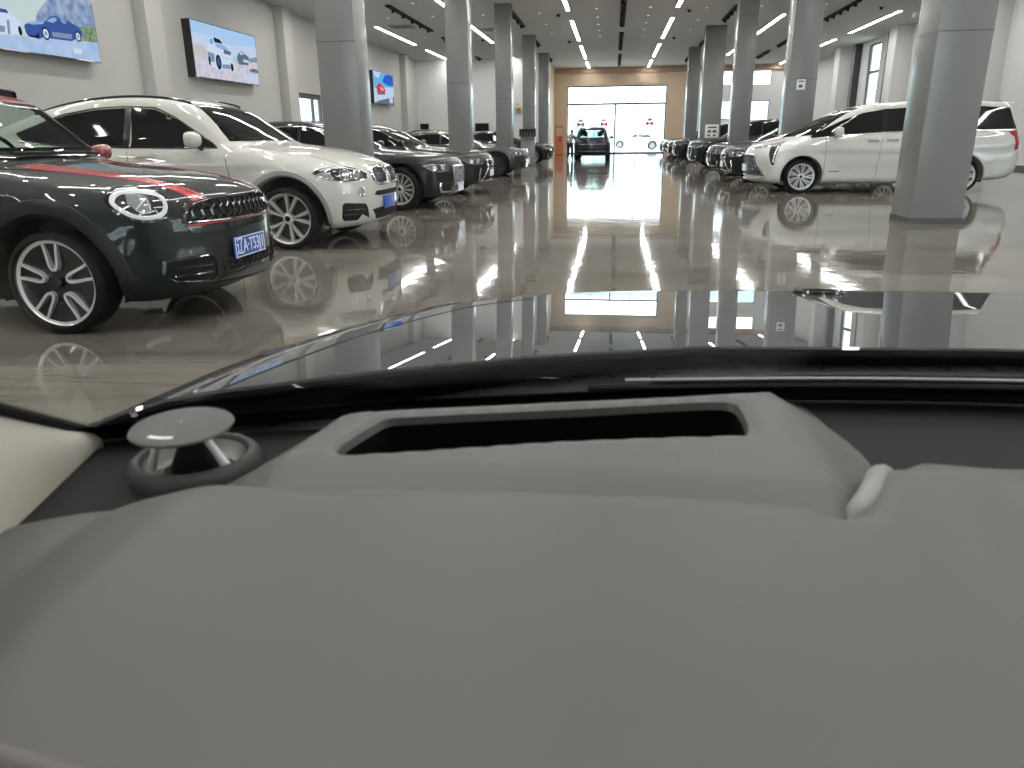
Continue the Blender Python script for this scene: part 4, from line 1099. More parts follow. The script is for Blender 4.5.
def screen(side, y0, y1, z0, z1, base, shapes, label, depth=.25):
    X = (XL+depth) if side < 0 else (XR-depth); s = 1 if side < 0 else -1
    r = box_obj('wall_screen', (min(X, X-s*depth), y0-.02, z0-.02), (max(X, X-s*depth), y1+.02, z1+.02), MATS['black_gloss'], None)
    tag(r, label, 'screen', 'display screens on the walls')
    mesh_obj('picture', [(X+s*.002, y, z) for y, z in ((y0, z0), (y1, z0), (y1, z1), (y0, z1))], [(0, 1, 2, 3)], scol(base), r, smooth=False)
    for i, (nm, poly, c) in enumerate(shapes):
        poly = [(min(max(a, y0), y1), min(max(b, z0), z1)) for a, b in poly]
        v, f = fill2d(poly, .5)
        mesh_obj(nm, [(X+s*(.004+.0012*i), a, b) for a, b in v], f, scol(c), r, smooth=False)
    return r
ov = lambda a, b, r, q: [(a+r*math.cos(t), b+q*math.sin(t)) for t in np.linspace(0, 2*PI, 17)[:-1]]
roadster = [('pictured_car', [(15.33, 3.42), (15.46, 3.5), (15.99, 3.59), (16.14, 3.69), (16.3, 3.73), (16.44, 3.7), (16.5, 3.62), (16.62, 3.61), (16.68, 3.7), (16.83, 3.65), (17.02, 3.6), (17.13, 3.52), (17.08, 3.39), (16.9, 3.35), (16.72, 3.28), (16.08, 3.26), (15.90, 3.28), (15.7, 3.21), (15.39, 3.23), (15.34, 3.3)], 'blue'),
    ('pictured_windscreen', [(16.02, 3.59), (16.17, 3.67), (16.31, 3.70), (16.36, 3.66), (16.22, 3.58)], 'blue2'), ('pictured_bonnet', [(15.4, 3.47), (15.47, 3.5), (15.95, 3.58), (15.9, 3.52), (15.6, 3.47)], 'blue2'), ('pictured_door', [(16.12, 3.40), (16.75, 3.42), (16.72, 3.32), (16.12, 3.30)], 'grey'),
    ('pictured_shadow', [(15.36, 3.25), (15.6, 3.26), (15.72, 3.34), (15.70, 3.22), (15.45, 3.22)], 'dark')]
for cy, cz, r_ in ((15.92, 3.34, .115), (16.94, 3.40, .10)): roadster += [('pictured_wheel', ov(cy, cz, r_, r_*1.1), 'dark'), ('pictured_rim', ov(cy, cz, r_*.72, r_*.8), 'white'), ('pictured_hub', ov(cy, cz, r_*.35, r_*.4), 'grey')]
screen(-1, 13.55, 17.62, 2.93, 4.38, 'sky', [('pictured_mountain', [(15.68, 3.40), (15.7, 3.58), (15.82, 3.75), (16.06, 3.94), (16.2, 4.05), (16.6, 4.25), (17.0, 4.38), (17.62, 4.38), (17.62, 3.4)], 'mtn'), ('pictured_bush', [(17.0, 3.3), (17.0, 3.60), (17.3, 3.66), (17.62, 3.64), (17.62, 3.3)], 'bush'),
    ('pictured_road', [(13.5, 3.13), (14.63, 3.17), (15.3, 3.22), (17.08, 3.32), (17.7, 3.34), (17.7, 2.9), (13.5, 2.9)], 'road')] + roadster + [
    ('pictured_white_car', [(14.2, 3.3), (14.3, 3.55), (14.5, 3.66), (14.94, 3.67), (15.07, 3.57), (15.22, 3.51), (15.21, 3.31), (15.14, 3.24), (14.88, 3.19), (14.3, 3.17)], 'white'), ('pictured_windscreen', [(14.6, 3.65), (14.91, 3.655), (14.95, 3.59), (14.5, 3.57)], 'blue'), ('pictured_intake', [(14.86, 3.47), (14.93, 3.46), (14.89, 3.2), (14.82, 3.2)], 'grey'), ('pictured_intake', [(14.5, 3.36), (14.78, 3.33), (14.74, 3.22), (14.5, 3.22)], 'grey'), ('pictured_wheel', ov(15.17, 3.30, .05, .09), 'dark'), ('pictured_caption', [(16.70, 3.14), (16.99, 3.14), (16.96, 3.04), (16.69, 3.03)], 'white')],
    'wall screen showing a blue open roadster below a rocky mountain')
offroad = [('pictured_car', [(22.83, 4.02), (23.11, 4.12), (23.57, 4.08), (23.75, 3.96), (24.18, 3.84), (24.28, 3.74), (24.14, 3.33), (23.97, 3.26), (23.28, 3.23), (23.15, 3.2), (22.64, 3.34), (22.61, 3.63), (22.81, 3.86)], 'white'), ('pictured_windscreen', [(23.13, 4.1), (23.51, 4.07), (23.69, 3.96), (23.18, 3.96)], 'dark'), ('pictured_bonnet', [(23.2, 3.94), (23.7, 3.94), (24.1, 3.84), (23.6, 3.80), (23.2, 3.84)], 'blue2'), ('pictured_side', [(22.67, 3.66), (23.09, 3.63), (23.03, 3.4), (22.66, 3.4)], 'grey'), ('pictured_window', [(22.86, 4.0), (23.08, 4.06), (23.1, 3.9), (22.88, 3.88)], 'cyan'), ('pictured_wheel', ov(23.28, 3.42, .17, .21), 'dark'), ('pictured_rim', ov(23.28, 3.42, .10, .13), 'blue'), ('pictured_wheel', ov(24.1, 3.34, .09, .12), 'dark'), ('pictured_grille', [(23.68, 3.82), (24.14, 3.79), (24.11, 3.68), (23.65, 3.69)], 'slate'), ('pictured_bumper', [(23.5, 3.62), (24.2, 3.6), (24.12, 3.52), (23.5, 3.54)], 'pale'), ('pictured_shadow', [(23.5, 3.38), (24.0, 3.40), (23.97, 3.27), (23.42, 3.26)], 'grey'), ('pictured_wheel', ov(22.72, 3.40, .06, .13), 'dark')]
screen(-1, 21.9, 25.95, 2.93, 4.42, 'sky2', [('pictured_cloud', [(21.9, 4.1), (22.6, 4.12), (23.6, 3.95), (25.95, 4.1), (25.95, 3.7), (21.9, 3.7)], 'pale'), ('pictured_dune', [(21.9, 3.81), (22.52, 3.81), (22.7, 3.58), (22.6, 3.4), (21.9, 3.4)], 'sand'), ('pictured_ground', [(21.9, 3.53), (22.63, 3.44), (24.29, 3.55), (25.95, 3.76), (25.95, 2.93), (21.9, 2.93)], 'land'), ('pictured_hill', [(25.2, 3.68), (25.95, 3.80), (25.95, 3.62), (25.2, 3.6)], 'grey')] + offroad + [
    ('pictured_car', [(24.56, 3.76), (24.84, 3.88), (25.03, 3.82), (25.32, 3.75), (25.25, 3.49), (24.57, 3.46), (24.48, 3.61)], 'slate'), ('pictured_windscreen', [(24.7, 3.82), (24.86, 3.85), (24.98, 3.78), (24.75, 3.76)], 'pale'), ('pictured_bumper', [(24.9, 3.64), (25.28, 3.64), (25.26, 3.56), (24.9, 3.56)], 'pale'), ('pictured_rocks', [(25.25, 3.36), (25.62, 3.42), (25.9, 3.38), (25.88, 3.29), (25.31, 3.3)], 'slate'), ('pictured_caption', [(25.07, 3.2), (25.83, 3.22), (25.81, 3.01), (25.1, 3.02)], 'pale')],
    'wall screen showing a white off-road car in a desert')
screen(-1, 38.9, 42.5, 2.90, 4.40, 'cyan', [('pictured_ground', [(38.9, 3.6), (42.5, 3.8), (42.5, 2.9), (38.9, 2.9)], 'pale'), ('pictured_hill', [(40.4, 3.95), (40.9, 4.28), (41.6, 4.38), (42.45, 4.35), (42.45, 3.85), (41.4, 3.84)], 'deep'), ('pictured_roof', [(38.9, 4.38), (40.3, 4.39), (39.8, 4.1), (39.2, 4.15)], 'pale'), ('pictured_car', [(39.3, 3.68), (39.94, 3.9), (40.5, 3.75), (40.9, 3.6), (40.85, 3.42), (39.5, 3.36)], 'red'), ('pictured_bonnet', [(39.9, 3.66), (40.3, 3.7), (40.75, 3.56), (40.2, 3.52)], 'pink'), ('pictured_shadow', [(39.4, 3.40), (40.9, 3.44), (40.8, 3.36), (39.5, 3.3)], 'slate'), ('pictured_strip', [(39.2, 2.97), (42.45, 3.32), (42.45, 2.9), (39.2, 2.9)], 'slate'), ('pictured_caption', [(41.5, 3.2), (42.2, 3.28), (42.2, 2.98), (41.6, 2.98)], 'pale')],
    'wall screen showing a red car under a deep blue hill')
screen(1, 10.5, 14.5, 2.93, 4.40, 'sky2', [('pictured_car', [(11., 3.3), (11.2, 3.7), (12., 4.0), (13.2, 3.9), (13.9, 3.5), (13.8, 3.3)], 'pale'), ('pictured_windscreen', [(11.7, 3.75), (12.1, 3.95), (12.9, 3.88), (12.9, 3.68)], 'blue'), ('pictured_ground', [(10.5, 3.25), (14.5, 3.3), (14.5, 2.93), (10.5, 2.93)], 'grey')], 'wall screen with a blue picture on the right wall')
def monitor(x0, x1, z0, z1, label):
    r = box_obj('wall_monitor', (x0, 48.45, z0), (x1, 48.6, z1), MATS['black_gloss'], None, .01); tag(r, label, 'monitor', 'black monitors on the back wall')
    box_obj('screen', (x0+.04, 48.444, z0+.04), (x1-.04, 48.452, z1-.04), MATS['black_matte'], r)
monitor(-12.05, -11.5, 1.36, 2.04, 'dark flat monitor on the white back wall near its left end'); monitor(-8.55, -7.7, 1.48, 2.02, 'dark flat monitor on the back wall behind the grey coupe')
# gilt ornament, notices, stand, banner, stickers
g = lathe([(.01, .0), (.10, .03), (.17, .16), (.15, .30), (.06, .38), (.05, .44), (.10, .46), (.02, .50)], 20, 'z'); o = mesh_obj('wall_ornament', g[0], g[1], mat('gilt', (.55, .38, .12), .35, .7)); o.location = (-5.85, 48.42, 2.65); tag(o, 'small gilt vase-shaped ornament on the back wall between columns', 'ornament')
o2 = box_obj('bracket', (-.16, -.02, -.05), (.16, .18, .0), MATS['grey_plastic'], o)
def notice(x0, x1, y, z0, z1, label, rows):
    r = box_obj('notice_plate', (x0, y-.02, z0), (x1, y-.001, z1), MATS['white_plastic'], None, .004); tag(r, label, 'notice')
    for (a, b, c, d) in rows: box_obj('printed_block', (x0+(x1-x0)*a, y-.0225, z0+(z1-z0)*c), (x0+(x1-x0)*b, y-.019, z0+(z1-z0)*d), MATS['seam'], r)
notice(4.08, 4.68, 36.7, 1.05, 1.62, 'grey notice board with dark blocks on the wide column behind the car noses', [(.2, .85, .72, .84), (.2, .45, .38, .58), (.55, .85, .38, .58), (.2, .4, .1, .25), (.6, .8, .1, .25)])
notice(4.10, 4.29, 19.1, 2.12, 2.34, 'small grey plate on the column behind the white people carrier', [(.15, .85, .75, .88), (.25, .7, .2, .5)])
r = box_obj('display_stand', (-3.92, 33.2, 0), (-3.32, 33.42, 1.18), MATS['column_panel'], None, .01); tag(r, 'grey upright display stand with a black ridged top between the dark cars', 'display stand')
box_obj('stand_top', (-3.98, 33.17, 1.18), (-3.28, 33.45, 1.50), MATS['black_plastic'], r, .02)
for i in range(5): box_obj('ridge', (-3.90+.125*i, 33.15, 1.06), (-3.84+.125*i, 33.19, 1.34), MATS['seam'], r)
box_obj('stand_base', (-3.97, 33.12, 0), (-3.27, 33.48, .05), MATS['base_strip'], r)
r = box_obj('standing_banner', (-3.98, 53.5, .04), (-3.40, 53.56, 1.86), mat('banner_orange', (.50, .16, .05), .6), None); tag(r, 'orange standing banner with a pale top beside the entrance', 'banner')
box_obj('banner_picture', (-3.92, 53.48, 1.2), (-3.46, 53.502, 1.75), mat('banner_pale', (.5, .36, .24), .6), r); box_obj('banner_motif', (-3.72, 53.475, .85), (-3.52, 53.502, 1.2), mat('banner_red', (.45, .03, .04), .6), r); box_obj('banner_foot', (-4.0, 53.35, 0), (-3.38, 53.7, .04), MATS['seam'], r)
def sticker(x, z, head, label):
    m = mat('sticker_red', (.55, .02, .03), .5); y = YB+.13
    def tri(nm, pts, mm, p=None): 
        G = prism(pts, y, y+.004, lambda u, v, h: (x+u, h, z+v)); return mesh_obj(nm, G[0], G[1], mm, p, smooth=False)
    r = tri('window_sticker', [(-.24, .16), (-.03, .05), (.03, .05), (.24, .16), (.24, -.18), (.03, -.03), (-.03, -.03), (-.24, -.18)], m); tag(r, label, 'sticker', 'red stickers on the entrance glass')
    tri('sticker_top', [(-.14, .17), (.14, .17), (.17, .30), (.05, .36), (-.05, .36), (-.17, .30)], head, r)
pal = mat('sticker_pale', (.75, .55, .45), .6); org = mat('sticker_orange', (.65, .25, .04), .6)
sticker(-2.38, 1.98, pal, 'red bow-shaped sticker on the entrance glass left of the parked dark car roof'); sticker(-.72, 1.98, pal, 'red bow-shaped sticker on the entrance glass just right of the dark car roof'); sticker(2.46, 2.0, org, 'red bow-shaped sticker with an orange top on the right entrance pane')
# outside
def street():
    g = box_obj('ground', (-60, YB+.31, -.25), (60, 140, -.03), mat('pavement', (.55, .55, .54), .9)); tag(g, kind='structure')
    g = box_obj('ground_side', (-40, -30, -.25), (XL-.56, YB, -.03), MATS['pavement']); tag(g, kind='structure')
    g2 = box_obj('ground_right', (XR+.56, -30, -.25), (40, YB, -.03), MATS['pavement']); tag(g2, kind='structure')
    g3 = box_obj('ground_near', (XL-.5, -40, -.25), (XR+.5, YN-.3, -.03), MATS['pavement']); tag(g3, kind='structure')
    for k, (x0, x1, y, h, c, lab) in enumerate(((-40, -6, 96, 6.2, (.45, .60, .60), 'pale green low building across the street, left of the entrance view'), (-5.5, 14, 102, 5.2, (.48, .60, .62), 'pale blue-green low building across the street behind the parked car'), (15, 50, 98, 6.0, (.40, .52, .60), 'blue-grey low building across the street on the right'))):
        b = box_obj('street_building', (x0, y, -.03), (x1, y+8, h), mat('facade_%d' % k, c, .8), None); tag(b, lab, 'building')
        for i in range(8):
            a = x0+(x1-x0)*(i+.2)/8; box_obj('window', (a, y-.05, 1.2), (a+(x1-x0)*.075, y, h*.62), mat('facade_glass', (.30, .42, .44), .3), b)
        box_obj('cornice', (x0-.1, y-.15, h-.5), (x1+.1, y, h-.2), MATS['white_plastic'], b)
street()

# ------------------------------------------------------------------ the car the photograph is taken from: bonnet, windshield, dashboard (world coordinates, root on the ground)
OC = Vector((.40, .2, 0))
our = empty('own_car', OC); tag(our, 'dark car looked out of, with a grey dashboard and glossy black bonnet in the foreground', 'car')
def op(name, geo, m, parent=None, angle=40, smooth=True):
    o = mesh_obj(name, geo[0], geo[1], MATS[m] if isinstance(m, str) else m, parent or our, smooth=smooth, angle=angle)
    if parent is None: o.location = -OC
    return o
def grain(name, col, rough, s=700., st=.08, spec=.35):
    m = mat(name, col, rough, spec=spec); return noise_bump(m, s, st, .0004, detail=2)
DASH = grain('dash_grey', (.063, .061, .057), .52, spec=.5); TRIM = grain('dash_dark', (.0095, .009, .0085), .75, spec=.2); BEIGE = grain('pillar_fabric', (.33, .31, .265), .9, 600., .5)
HOODM = mat('bonnet_black', (.004, .005, .007), .4, coat=1., spec=.15, coat_rough=.0); HOODM.node_tree.nodes['Principled BSDF'].inputs['Coat IOR'].default_value = 1.52
mat('cowl_black', (.006, .007, .009), .35, spec=.4); mat('vent_black', (.003, .003, .003), .9, spec=.05)
sm = lambda t: (lambda c: c*c*(3-2*c))(min(1., max(0., t)))
def poly_dist(p, poly, closed=True):
    P = np.array(poly, float); A = P; B = np.roll(P, -1, 0)
    if not closed: A, B = P[:-1], P[1:]
    e = B-A; L = (e*e).sum(1); L[L == 0] = 1e-12
    t = np.clip(((np.array(p)-A)*e).sum(1)/L, 0, 1)
    return float(np.sqrt((((np.array(p)-A)-t[:, None]*e)**2).sum(1).min()))
# --- bonnet: nearly flat, falling 5 degrees forwards, rolling off at its edges
HS = .0805
def yr(X): return float(np.interp(X, [-.60, -.37, -.26, -.105, .115, .5, 1.0, 1.35], [.50, .675, .765, .87, .965, .995, .93, .72]))
EDGE = catmull([(-.375, .45), (-.385, .68), (-.383, .86), (-.362, 1.01), (-.318, 1.19), (-.268, 1.345), (-.20, 1.435), (-.06, 1.535), (.20, 1.61), (.5, 1.645), (.9, 1.625), (1.10, 1.49), (1.17, 1.2), (1.19, .8), (1.19, .45)], 8)
EP = np.array(EDGE)
def hood_z(X, Y):
    z = .893-HS*(Y-.92)
    if not in_poly(np.array([X]), np.array([Y]), EDGE)[0]:
        d = poly_dist((X, Y), EDGE, False); z -= min(2.2*d*d, .45*d+.0) if d < .14 else 2.2*.14*.14+ (d-.14)*1.4
    return z
nx, ny = 150, 130
V, Fc = [], []
xs = np.linspace(-.62, 1.42, nx)
for x in xs:
    y0 = yr(x)
    for j in range(ny):
        t = j/(ny-1); y = y0+(2.02-y0)*t; V.append((x, y, hood_z(x, y)))
for i in range(nx-1):
    for j in range(ny-1): Fc.append((i*ny+j, i*ny+j+1, (i+1)*ny+j+1, (i+1)*ny+j))
hood = op('bonnet', ([(v[0], v[1], v[2]) for v in V], [q[::-1] for q in Fc]), HOODM, angle=80)
o = op('bonnet_rear_lip', tube([(x, yr(x)-.004, hood_z(x, yr(x))-.004) for x in np.linspace(-.55, 1.36, 60)], .006, 8), HOODM)
def on_hood(x, y, dz=0.): return (x, y, hood_z(x, y)+dz)
op('bonnet_gap', tube([on_hood(*p, -.0012) for p in catmull([(-.385, .66), (-.372, .80), (-.345, .98), (-.30, 1.15), (-.235, 1.32), (-.15, 1.43)], 8)], .0022, 6), 'black_matte')
# emblem recess at the front of the bonnet
em = op('emblem', ([tuple(Vector(on_hood(.43+.055*math.cos(a)*r, 1.60+.032*math.sin(a)*r, h))) for r, h in ((1., .001), (.92, .006), (.75, .006), (.7, .002), (.001, .002)) for a in np.linspace(0, 2*PI, 25)[:-1]],
    [(k*24+i, k*24+(i+1) % 24, (k+1)*24+(i+1) % 24, (k+1)*24+i) for k in range(4) for i in range(24)]), 'black_gloss')
# --- windshield
RAKE = math.radians(30.)
def base_y(X): return .735-.27*(X-.37)**2
WS_DIR = Vector((0, -math.cos(RAKE), math.sin(RAKE)))
def ws_pt(X, s, off=0.):
    b = Vector((X, base_y(X), .912)); return b+WS_DIR*s+Vector((0, math.sin(RAKE), math.cos(RAKE)))*off
XW = np.linspace(-.455, 1.22, 40)
ge = ([tuple(ws_pt(x, s)) for x in XW for s in np.linspace(-.015, 1.02, 30)], [(i*30+j, i*30+j+1, (i+1)*30+j+1, (i+1)*30+j) for i in range(39) for j in range(29)])
WSM = thin_glass('windshield_glass', (.975, .985, .98), .40)
op('windshield', ge, WSM, angle=90)
op('windshield_seal', tube([tuple(ws_pt(x, -.012, -.002)) for x in np.linspace(-.46, 1.22, 50)], .006, 8), 'black_matte')
fr = ([tuple(ws_pt(x, s, -.0015)) for x in XW for s in (-.02, .022)], [(i*2, i*2+1, i*2+3, i*2+2) for i in range(39)])
op('windshield_black_edge', fr, 'black_gloss')
# --- cowl between glass and bonnet
g = ([], [])
V, Fc = [], []; n = 60
for i, x in enumerate(np.linspace(-.55, 1.35, n)):
    a, b = base_y(x)-.01, yr(x)+.01
    for t, z in ((0, .896), (.18, .886), (.55, .872), (.85, .868), (1., .862)): V.append((x, a+(b-a)*t, z))
for i in range(n-1):
    for k in range(4): Fc.append((i*5+k, (i+1)*5+k, (i+1)*5+k+1, i*5+k+1))
cw = op('cowl_panel', (V, Fc), 'cowl_black')
for i, x in enumerate(np.arange(-.2, 1.2, .052)):
    a, b = base_y(x)+.10, yr(x)-.012
    if b-a > .03: op('cowl_rib', box_geo((x-.0010, b-.022, .866), (x+.0010, b, .8705)), 'cowl_black', cw, smooth=False)
wp = op('wiper', tube(catmull([(.05, .800, .893), (.25, .842, .890), (.6, .858, .889), (1.1, .842, .890)], 10), .0062, 8), 'black_plastic')
op('wiper_blade', tube(catmull([(-.02, .772, .892), (.25, .818, .888), (.6, .833, .886), (1.1, .818, .887)], 10), .0042, 6), 'rubber', wp)
op('wiper_spine', tube(catmull([(.02, .788, .897), (.25, .829, .893), (.6, .845, .892), (1.1, .829, .893)], 10), .0024, 6), 'grey_plastic', wp)
# --- lower dashboard: dark
lo_out = [(-.62, .10), (1.25, .10), (1.25, .60), (.9, .72), (.6, .745), (.37, .755), (.1, .735), (-.1, .672), (-.25, .618), (-.36, .59), (-.44, .575), (-.62, .56)]
v, f = fill2d(lo_out, .04)
def lo_z(x, y): return .897 - .03*sm((y-(base_y(x)-.03))/.05)*0
G = [(a, b, lo_z(a, b)) for a, b in v]
dash = op('dashboard', (G, [tuple(q) for q in f]), TRIM)
# --- instrument hood top: broad grey cover
CV = [(-.60, .10), (-.60, .37)] + catmull([(-.50, .375), (-.4106, .4094), (-.402, .4174), (-.3821, .4305), (-.356, .4430), (-.326, .4445), (-.2797, .4316), (-.2440, .4285), (-.1995, .4270), (-.1195, .4335), (-.0406, .4385), (.0606, .4396), (.1206, .4364), (.147, .4333), (.1583, .4487), (.1701, .4735), (.1855, .506), (.2094, .5221), (.2382, .5418), (.2691, .5628), (.3051, .5767), (.36, .5775), (.6, .575), (.9, .56), (1.25, .52)], 4) + [(1.25, .10)]
def softp(t, k): return .5*(t+math.sqrt(t*t+k*k))
def cv_z(x, y):
    z = max(.9015, .935 - .40*softp(-.266-x, .012) - .0*x) - .030*sm((x-.175)/.14) - .008*sm((.30-y)/.2)
    d = poly_dist((x, y), CV); z -= (.004+.008*sm((x-.12)/.02)*sm((.235-x)/.03))*(1-min(1, d/(.018+.006*(x > .13))))**2 if y > .2 else 0
    return z
def sheet_from(outline, zf, step, skirt, m, name, hole=None, hole_depth=None, hole_m=None, parent=None):
    v, f = fill2d(outline, step, hole)
    V = [(a, b, zf(a, b)) for a, b in v]; F2 = [tuple(q) for q in f]
    ec = set()
    for q in F2:
        for a, b in ((q[0], q[1]), (q[1], q[2]), (q[2], q[0])): ec.add((a, b))
    new = {}; V = list(V)
    for a, b in list(ec):
        if (b, a) not in ec:
            mid = ((V[a][0]+V[b][0])/2, (V[a][1]+V[b][1])/2)
            if hole and poly_dist(mid, hole) < 1e-4: continue
            for i in (a, b):
                if i not in new: new[i] = len(V); V.append((V[i][0], V[i][1], V[i][2]-skirt))
            F2.append((b, a, new[a], new[b]))
    return op(name, (V, F2), m, parent, angle=50)
sheet_from(CV, cv_z, .0065, .03, DASH, 'dashboard_top')
op('panel_edge_highlight', tube(catmull([(.152, .4385, .921), (.165, .455, .925), (.178, .4785, .9255), (.190, .503, .924), (.2005, .513, .920)], 6), [.002, .0045, .0065]+[.0080]*18+[.0075, .006, .0045, .002], 12), mat('edge_highlight_grey', (.17, .17, .162), .4))  # lighter grey tube painting in the bright highlight along the corner
op('stitched_edge', tube(catmull([(-.40, .262, .901), (-.30, .219, .915), (-.222, .197, .930), (-.17, .186, .932), (-.10, .172, .930)], 8), .0050, 10), grain('stitch_grey', (.11, .10, .095), .8))
# --- head-up display housing with its dark well
HO = [(-.310, .40), (-.290, .49), (-.262, .575), (-.232, .660), (-.19, .662), (.0, .70), (.10, .728), (.165, .742), (.182, .735), (.200, .665), (.212, .585), (.206, .52), (.196, .46), (.19, .40)]
HT = [(-.232, .40), (-.222, .50), (-.212, .560), (-.08, .592), (.06, .626), (.142, .648), (.150, .57), (.150, .49), (.143, .40)]
HOLE = catmull([(-.190, .482), (-.196, .490), (-.186, .535), (-.178, .556), (-.165, .562), (-.02, .597), (.095, .626), (.108, .622), (.112, .60), (.110, .56), (.104, .548), (.09, .546), (-.04, .520), (-.17, .484)], 3, True)
def ho_z(x, y):
    din = in_poly(np.array([x]), np.array([y]), HT)[0]
    dt = poly_dist((x, y), HT)
    z = .9355
    if not din:
        do = poly_dist((x, y), HO); t = dt/max(1e-6, dt+do); z -= .038*t
    else: z -= .0022*(1-min(1., dt/.012))**2
    z -= .012*sm((.475-y)/.05)                       # dips towards the cover
    if in_poly(np.array([x]), np.array([y]), HOLE)[0] or poly_dist((x, y), HOLE) < .02:
        d = poly_dist((x, y), HOLE); z -= .004*(1-min(1., d/.008))**2
    return z
hud = sheet_from(catmull(HO, 4)[:-1], ho_z, .006, .02, DASH, 'display_housing', hole=HOLE)
hh = resample(HOLE, .006); n = len(hh)
rim_in = inset_poly(HOLE, .003)
rr_ = resample(HOLE, .006)
cx, cy = np.mean([p[0] for p in HOLE]), np.mean([p[1] for p in HOLE])
V = [(a, b, ho_z(a, b)+.0005) for a, b in rr_] + [(a+(cx-a)*.012, b+(cy-b)*.03, ho_z(a, b)-.006) for a, b in rr_] + [(a+(cx-a)*.03, b+(cy-b)*.10, .862) for a, b in rr_]
Fc = [(i, (i+1) % n, n+(i+1) % n, n+i) for i in range(n)]
op('opening_rim', (V[:2*n], Fc), DASH, hud)
V2 = V[n:]; Fc = [(i, (i+1) % n, n+(i+1) % n, n+i) for i in range(n)] + [tuple(range(n, 2*n))]
op('display_well', (V2, Fc), 'vent_black', hud)
# --- pop-up tweeter
RC = Vector((-.326, .517, .899)); TS = mat('tweeter_silver', (.75, .75, .73), .4, .2); TD = grain('tweeter_grey', (.030, .029, .028), .55)
def ring_geo(): return lathe([(.0375, .002), (.0385, .010), (.0415, .0135), (.0455, .0135), (.0495, .010), (.0515, .004), (.0515, -.002)], 64, 'z')
tw = op('tweeter', xf(ring_geo(), Matrix.Translation(RC)), TD)
op('tweeter_bowl', xf(lathe([(.0385, .010), (.034, .001), (.028, -.003), (.012, -.003), (.001, -.003)], 48, 'z'), Matrix.Translation(RC)), mat('tweeter_bowl', (.22, .21, .20), .4, .3), tw)
op('acoustic_cone', xf(lathe([(.019, .0), (.0185, .006), (.013, .018), (.0085, .032), (.007, .040)], 32, 'z'), Matrix.Translation(RC)), 'black_matte', tw)
DC = RC+Vector((-.001, -.010, .0415))
tilt = Matrix.Translation(DC) @ Matrix.Rotation(math.radians(2), 4, 'X')
lens = op('acoustic_lens', xf(lathe([(.001, .0028), (.020, .0026), (.033, .0014), (.0380, -.0004), (.0388, -.0018), (.0375, -.0030), (.02, -.0042), (.001, -.006)], 64, 'z'), tilt), mat('tweeter_lens', (.050, .047, .045), .5), tw)
mk = []
for i in range(9):
    t = (i-4)/4; mk.append(box_geo((-.0085+.0165*(i/8)-.0012, -.0318+.0012*t*t, .0016), (-.0085+.0165*(i/8)+.0012, -.0280+.0012*t*t, .0024)))
op('lens_lettering', xf(join_geo(mk), tilt), mat('lettering_white', (.7, .7, .68), .5), tw, smooth=False)
for an in (-12, 118, 205):
    a = math.radians(an); p0 = RC+Vector((.033*math.cos(a), .033*math.sin(a), .002)); p1 = DC+Vector((.018*math.cos(a), .018*math.sin(a), -.003))
    op('strut', tube([p0, p0+(p1-p0)*.5, p1], [.0042, .0030, .0026], 10), TS, tw)
    op('strut_foot', xf(lathe([(.001, .006), (.006, .005), (.0085, .0)], 20, 'z'), Matrix.Translation(p0+Vector((0, 0, -.003)))), TS, tw)
# --- pillar trim on the left
n = 24; V, Fc = [], []
for i in range(n+1):
    t = i/n; s = -.005+t*.5
    top = ws_pt(-.448+.03*t, s, -.004); low = Vector((-.446+.155*t-.55*max(0, min(.3, t-.40)), .585-.62*t, .897+.03*max(0, t-.3)))
    low = low.lerp(top+Vector((.008, -.008, -.010)), sm((t-.36)/.16))
    if i == 0: low = top+Vector((.012, -.01, -.012))
    out = top+Vector((-.09, 0, .02)); lo2 = Vector((-.60, low.y, .88))
    for p in (lo2, low, low.lerp(top, .35)+Vector((.006, .004, 0)), low.lerp(top, .7)+Vector((.006, .006, 0)), top, out): V.append(tuple(p))
for i in range(n):
    for k in range(5): Fc.append((i*6+k, i*6+k+1, (i+1)*6+k+1, (i+1)*6+k))
Fc.append(tuple(range(6))); 
op('pillar_trim', (V, Fc), BEIGE, angle=60)
op('pillar_seal', tube([tuple(ws_pt(-.446+.03*i/30, -.01+.5*i/30, -.001)) for i in range(31)], .0045, 8), 'black_matte')
# --- nose and sides; unseen roof, seats and rear added to shade the dashboard
bm = bmesh.new(); add_box(bm, (-.42, -1.7, 1.42), (1.20, -.16, 1.46), .02); r_ = bm_obj('roof', bm, HOODM, our, smooth=True, angle=40); r_.location = -OC  # unseen roof, added to darken the dashboard towards the camera
r_ = box_obj('headliner_light_block', (-.40, -1.68, 1.40), (1.18, -.18, 1.418), BEIGE, our); r_.location = -OC  # unseen underside of the roof, added for the same shading
for s, x in ((-1, -.58), (1, 1.36)):
    r_ = box_obj('door', (min(x, x-s*.06), -1.6, .28), (max(x, x-s*.06), .42, .88), HOODM, our, .02); r_.location = -OC
r_ = box_obj('front_bumper', (-.42, 1.72, .22), (1.2, 1.98, .66), HOODM, our, .08, 3); r_.location = -OC
r_ = box_obj('floor_pan', (-.5, -1.7, .2), (1.3, 1.9, .26), MATS['black_matte'], our); r_.location = -OC
for x in (-.02, .80):
    st = box_obj('front_seat', (x-.26, -.95, .45), (x+.26, -.72, 1.12), TRIM, our, .06, 3); st.location = -OC  # unseen seat backs, added to block light from behind
    hd_ = box_obj('headrest', (x-.14, -.93, 1.12), (x+.14, -.80, 1.32), TRIM, st, .05, 3)
r_ = box_obj('tailgate_light_block', (-.45, -1.74, .28), (1.23, -1.68, 1.42), HOODM, our, .02); r_.location = -OC  # unseen rear panel, added to keep backlight off the dashboard
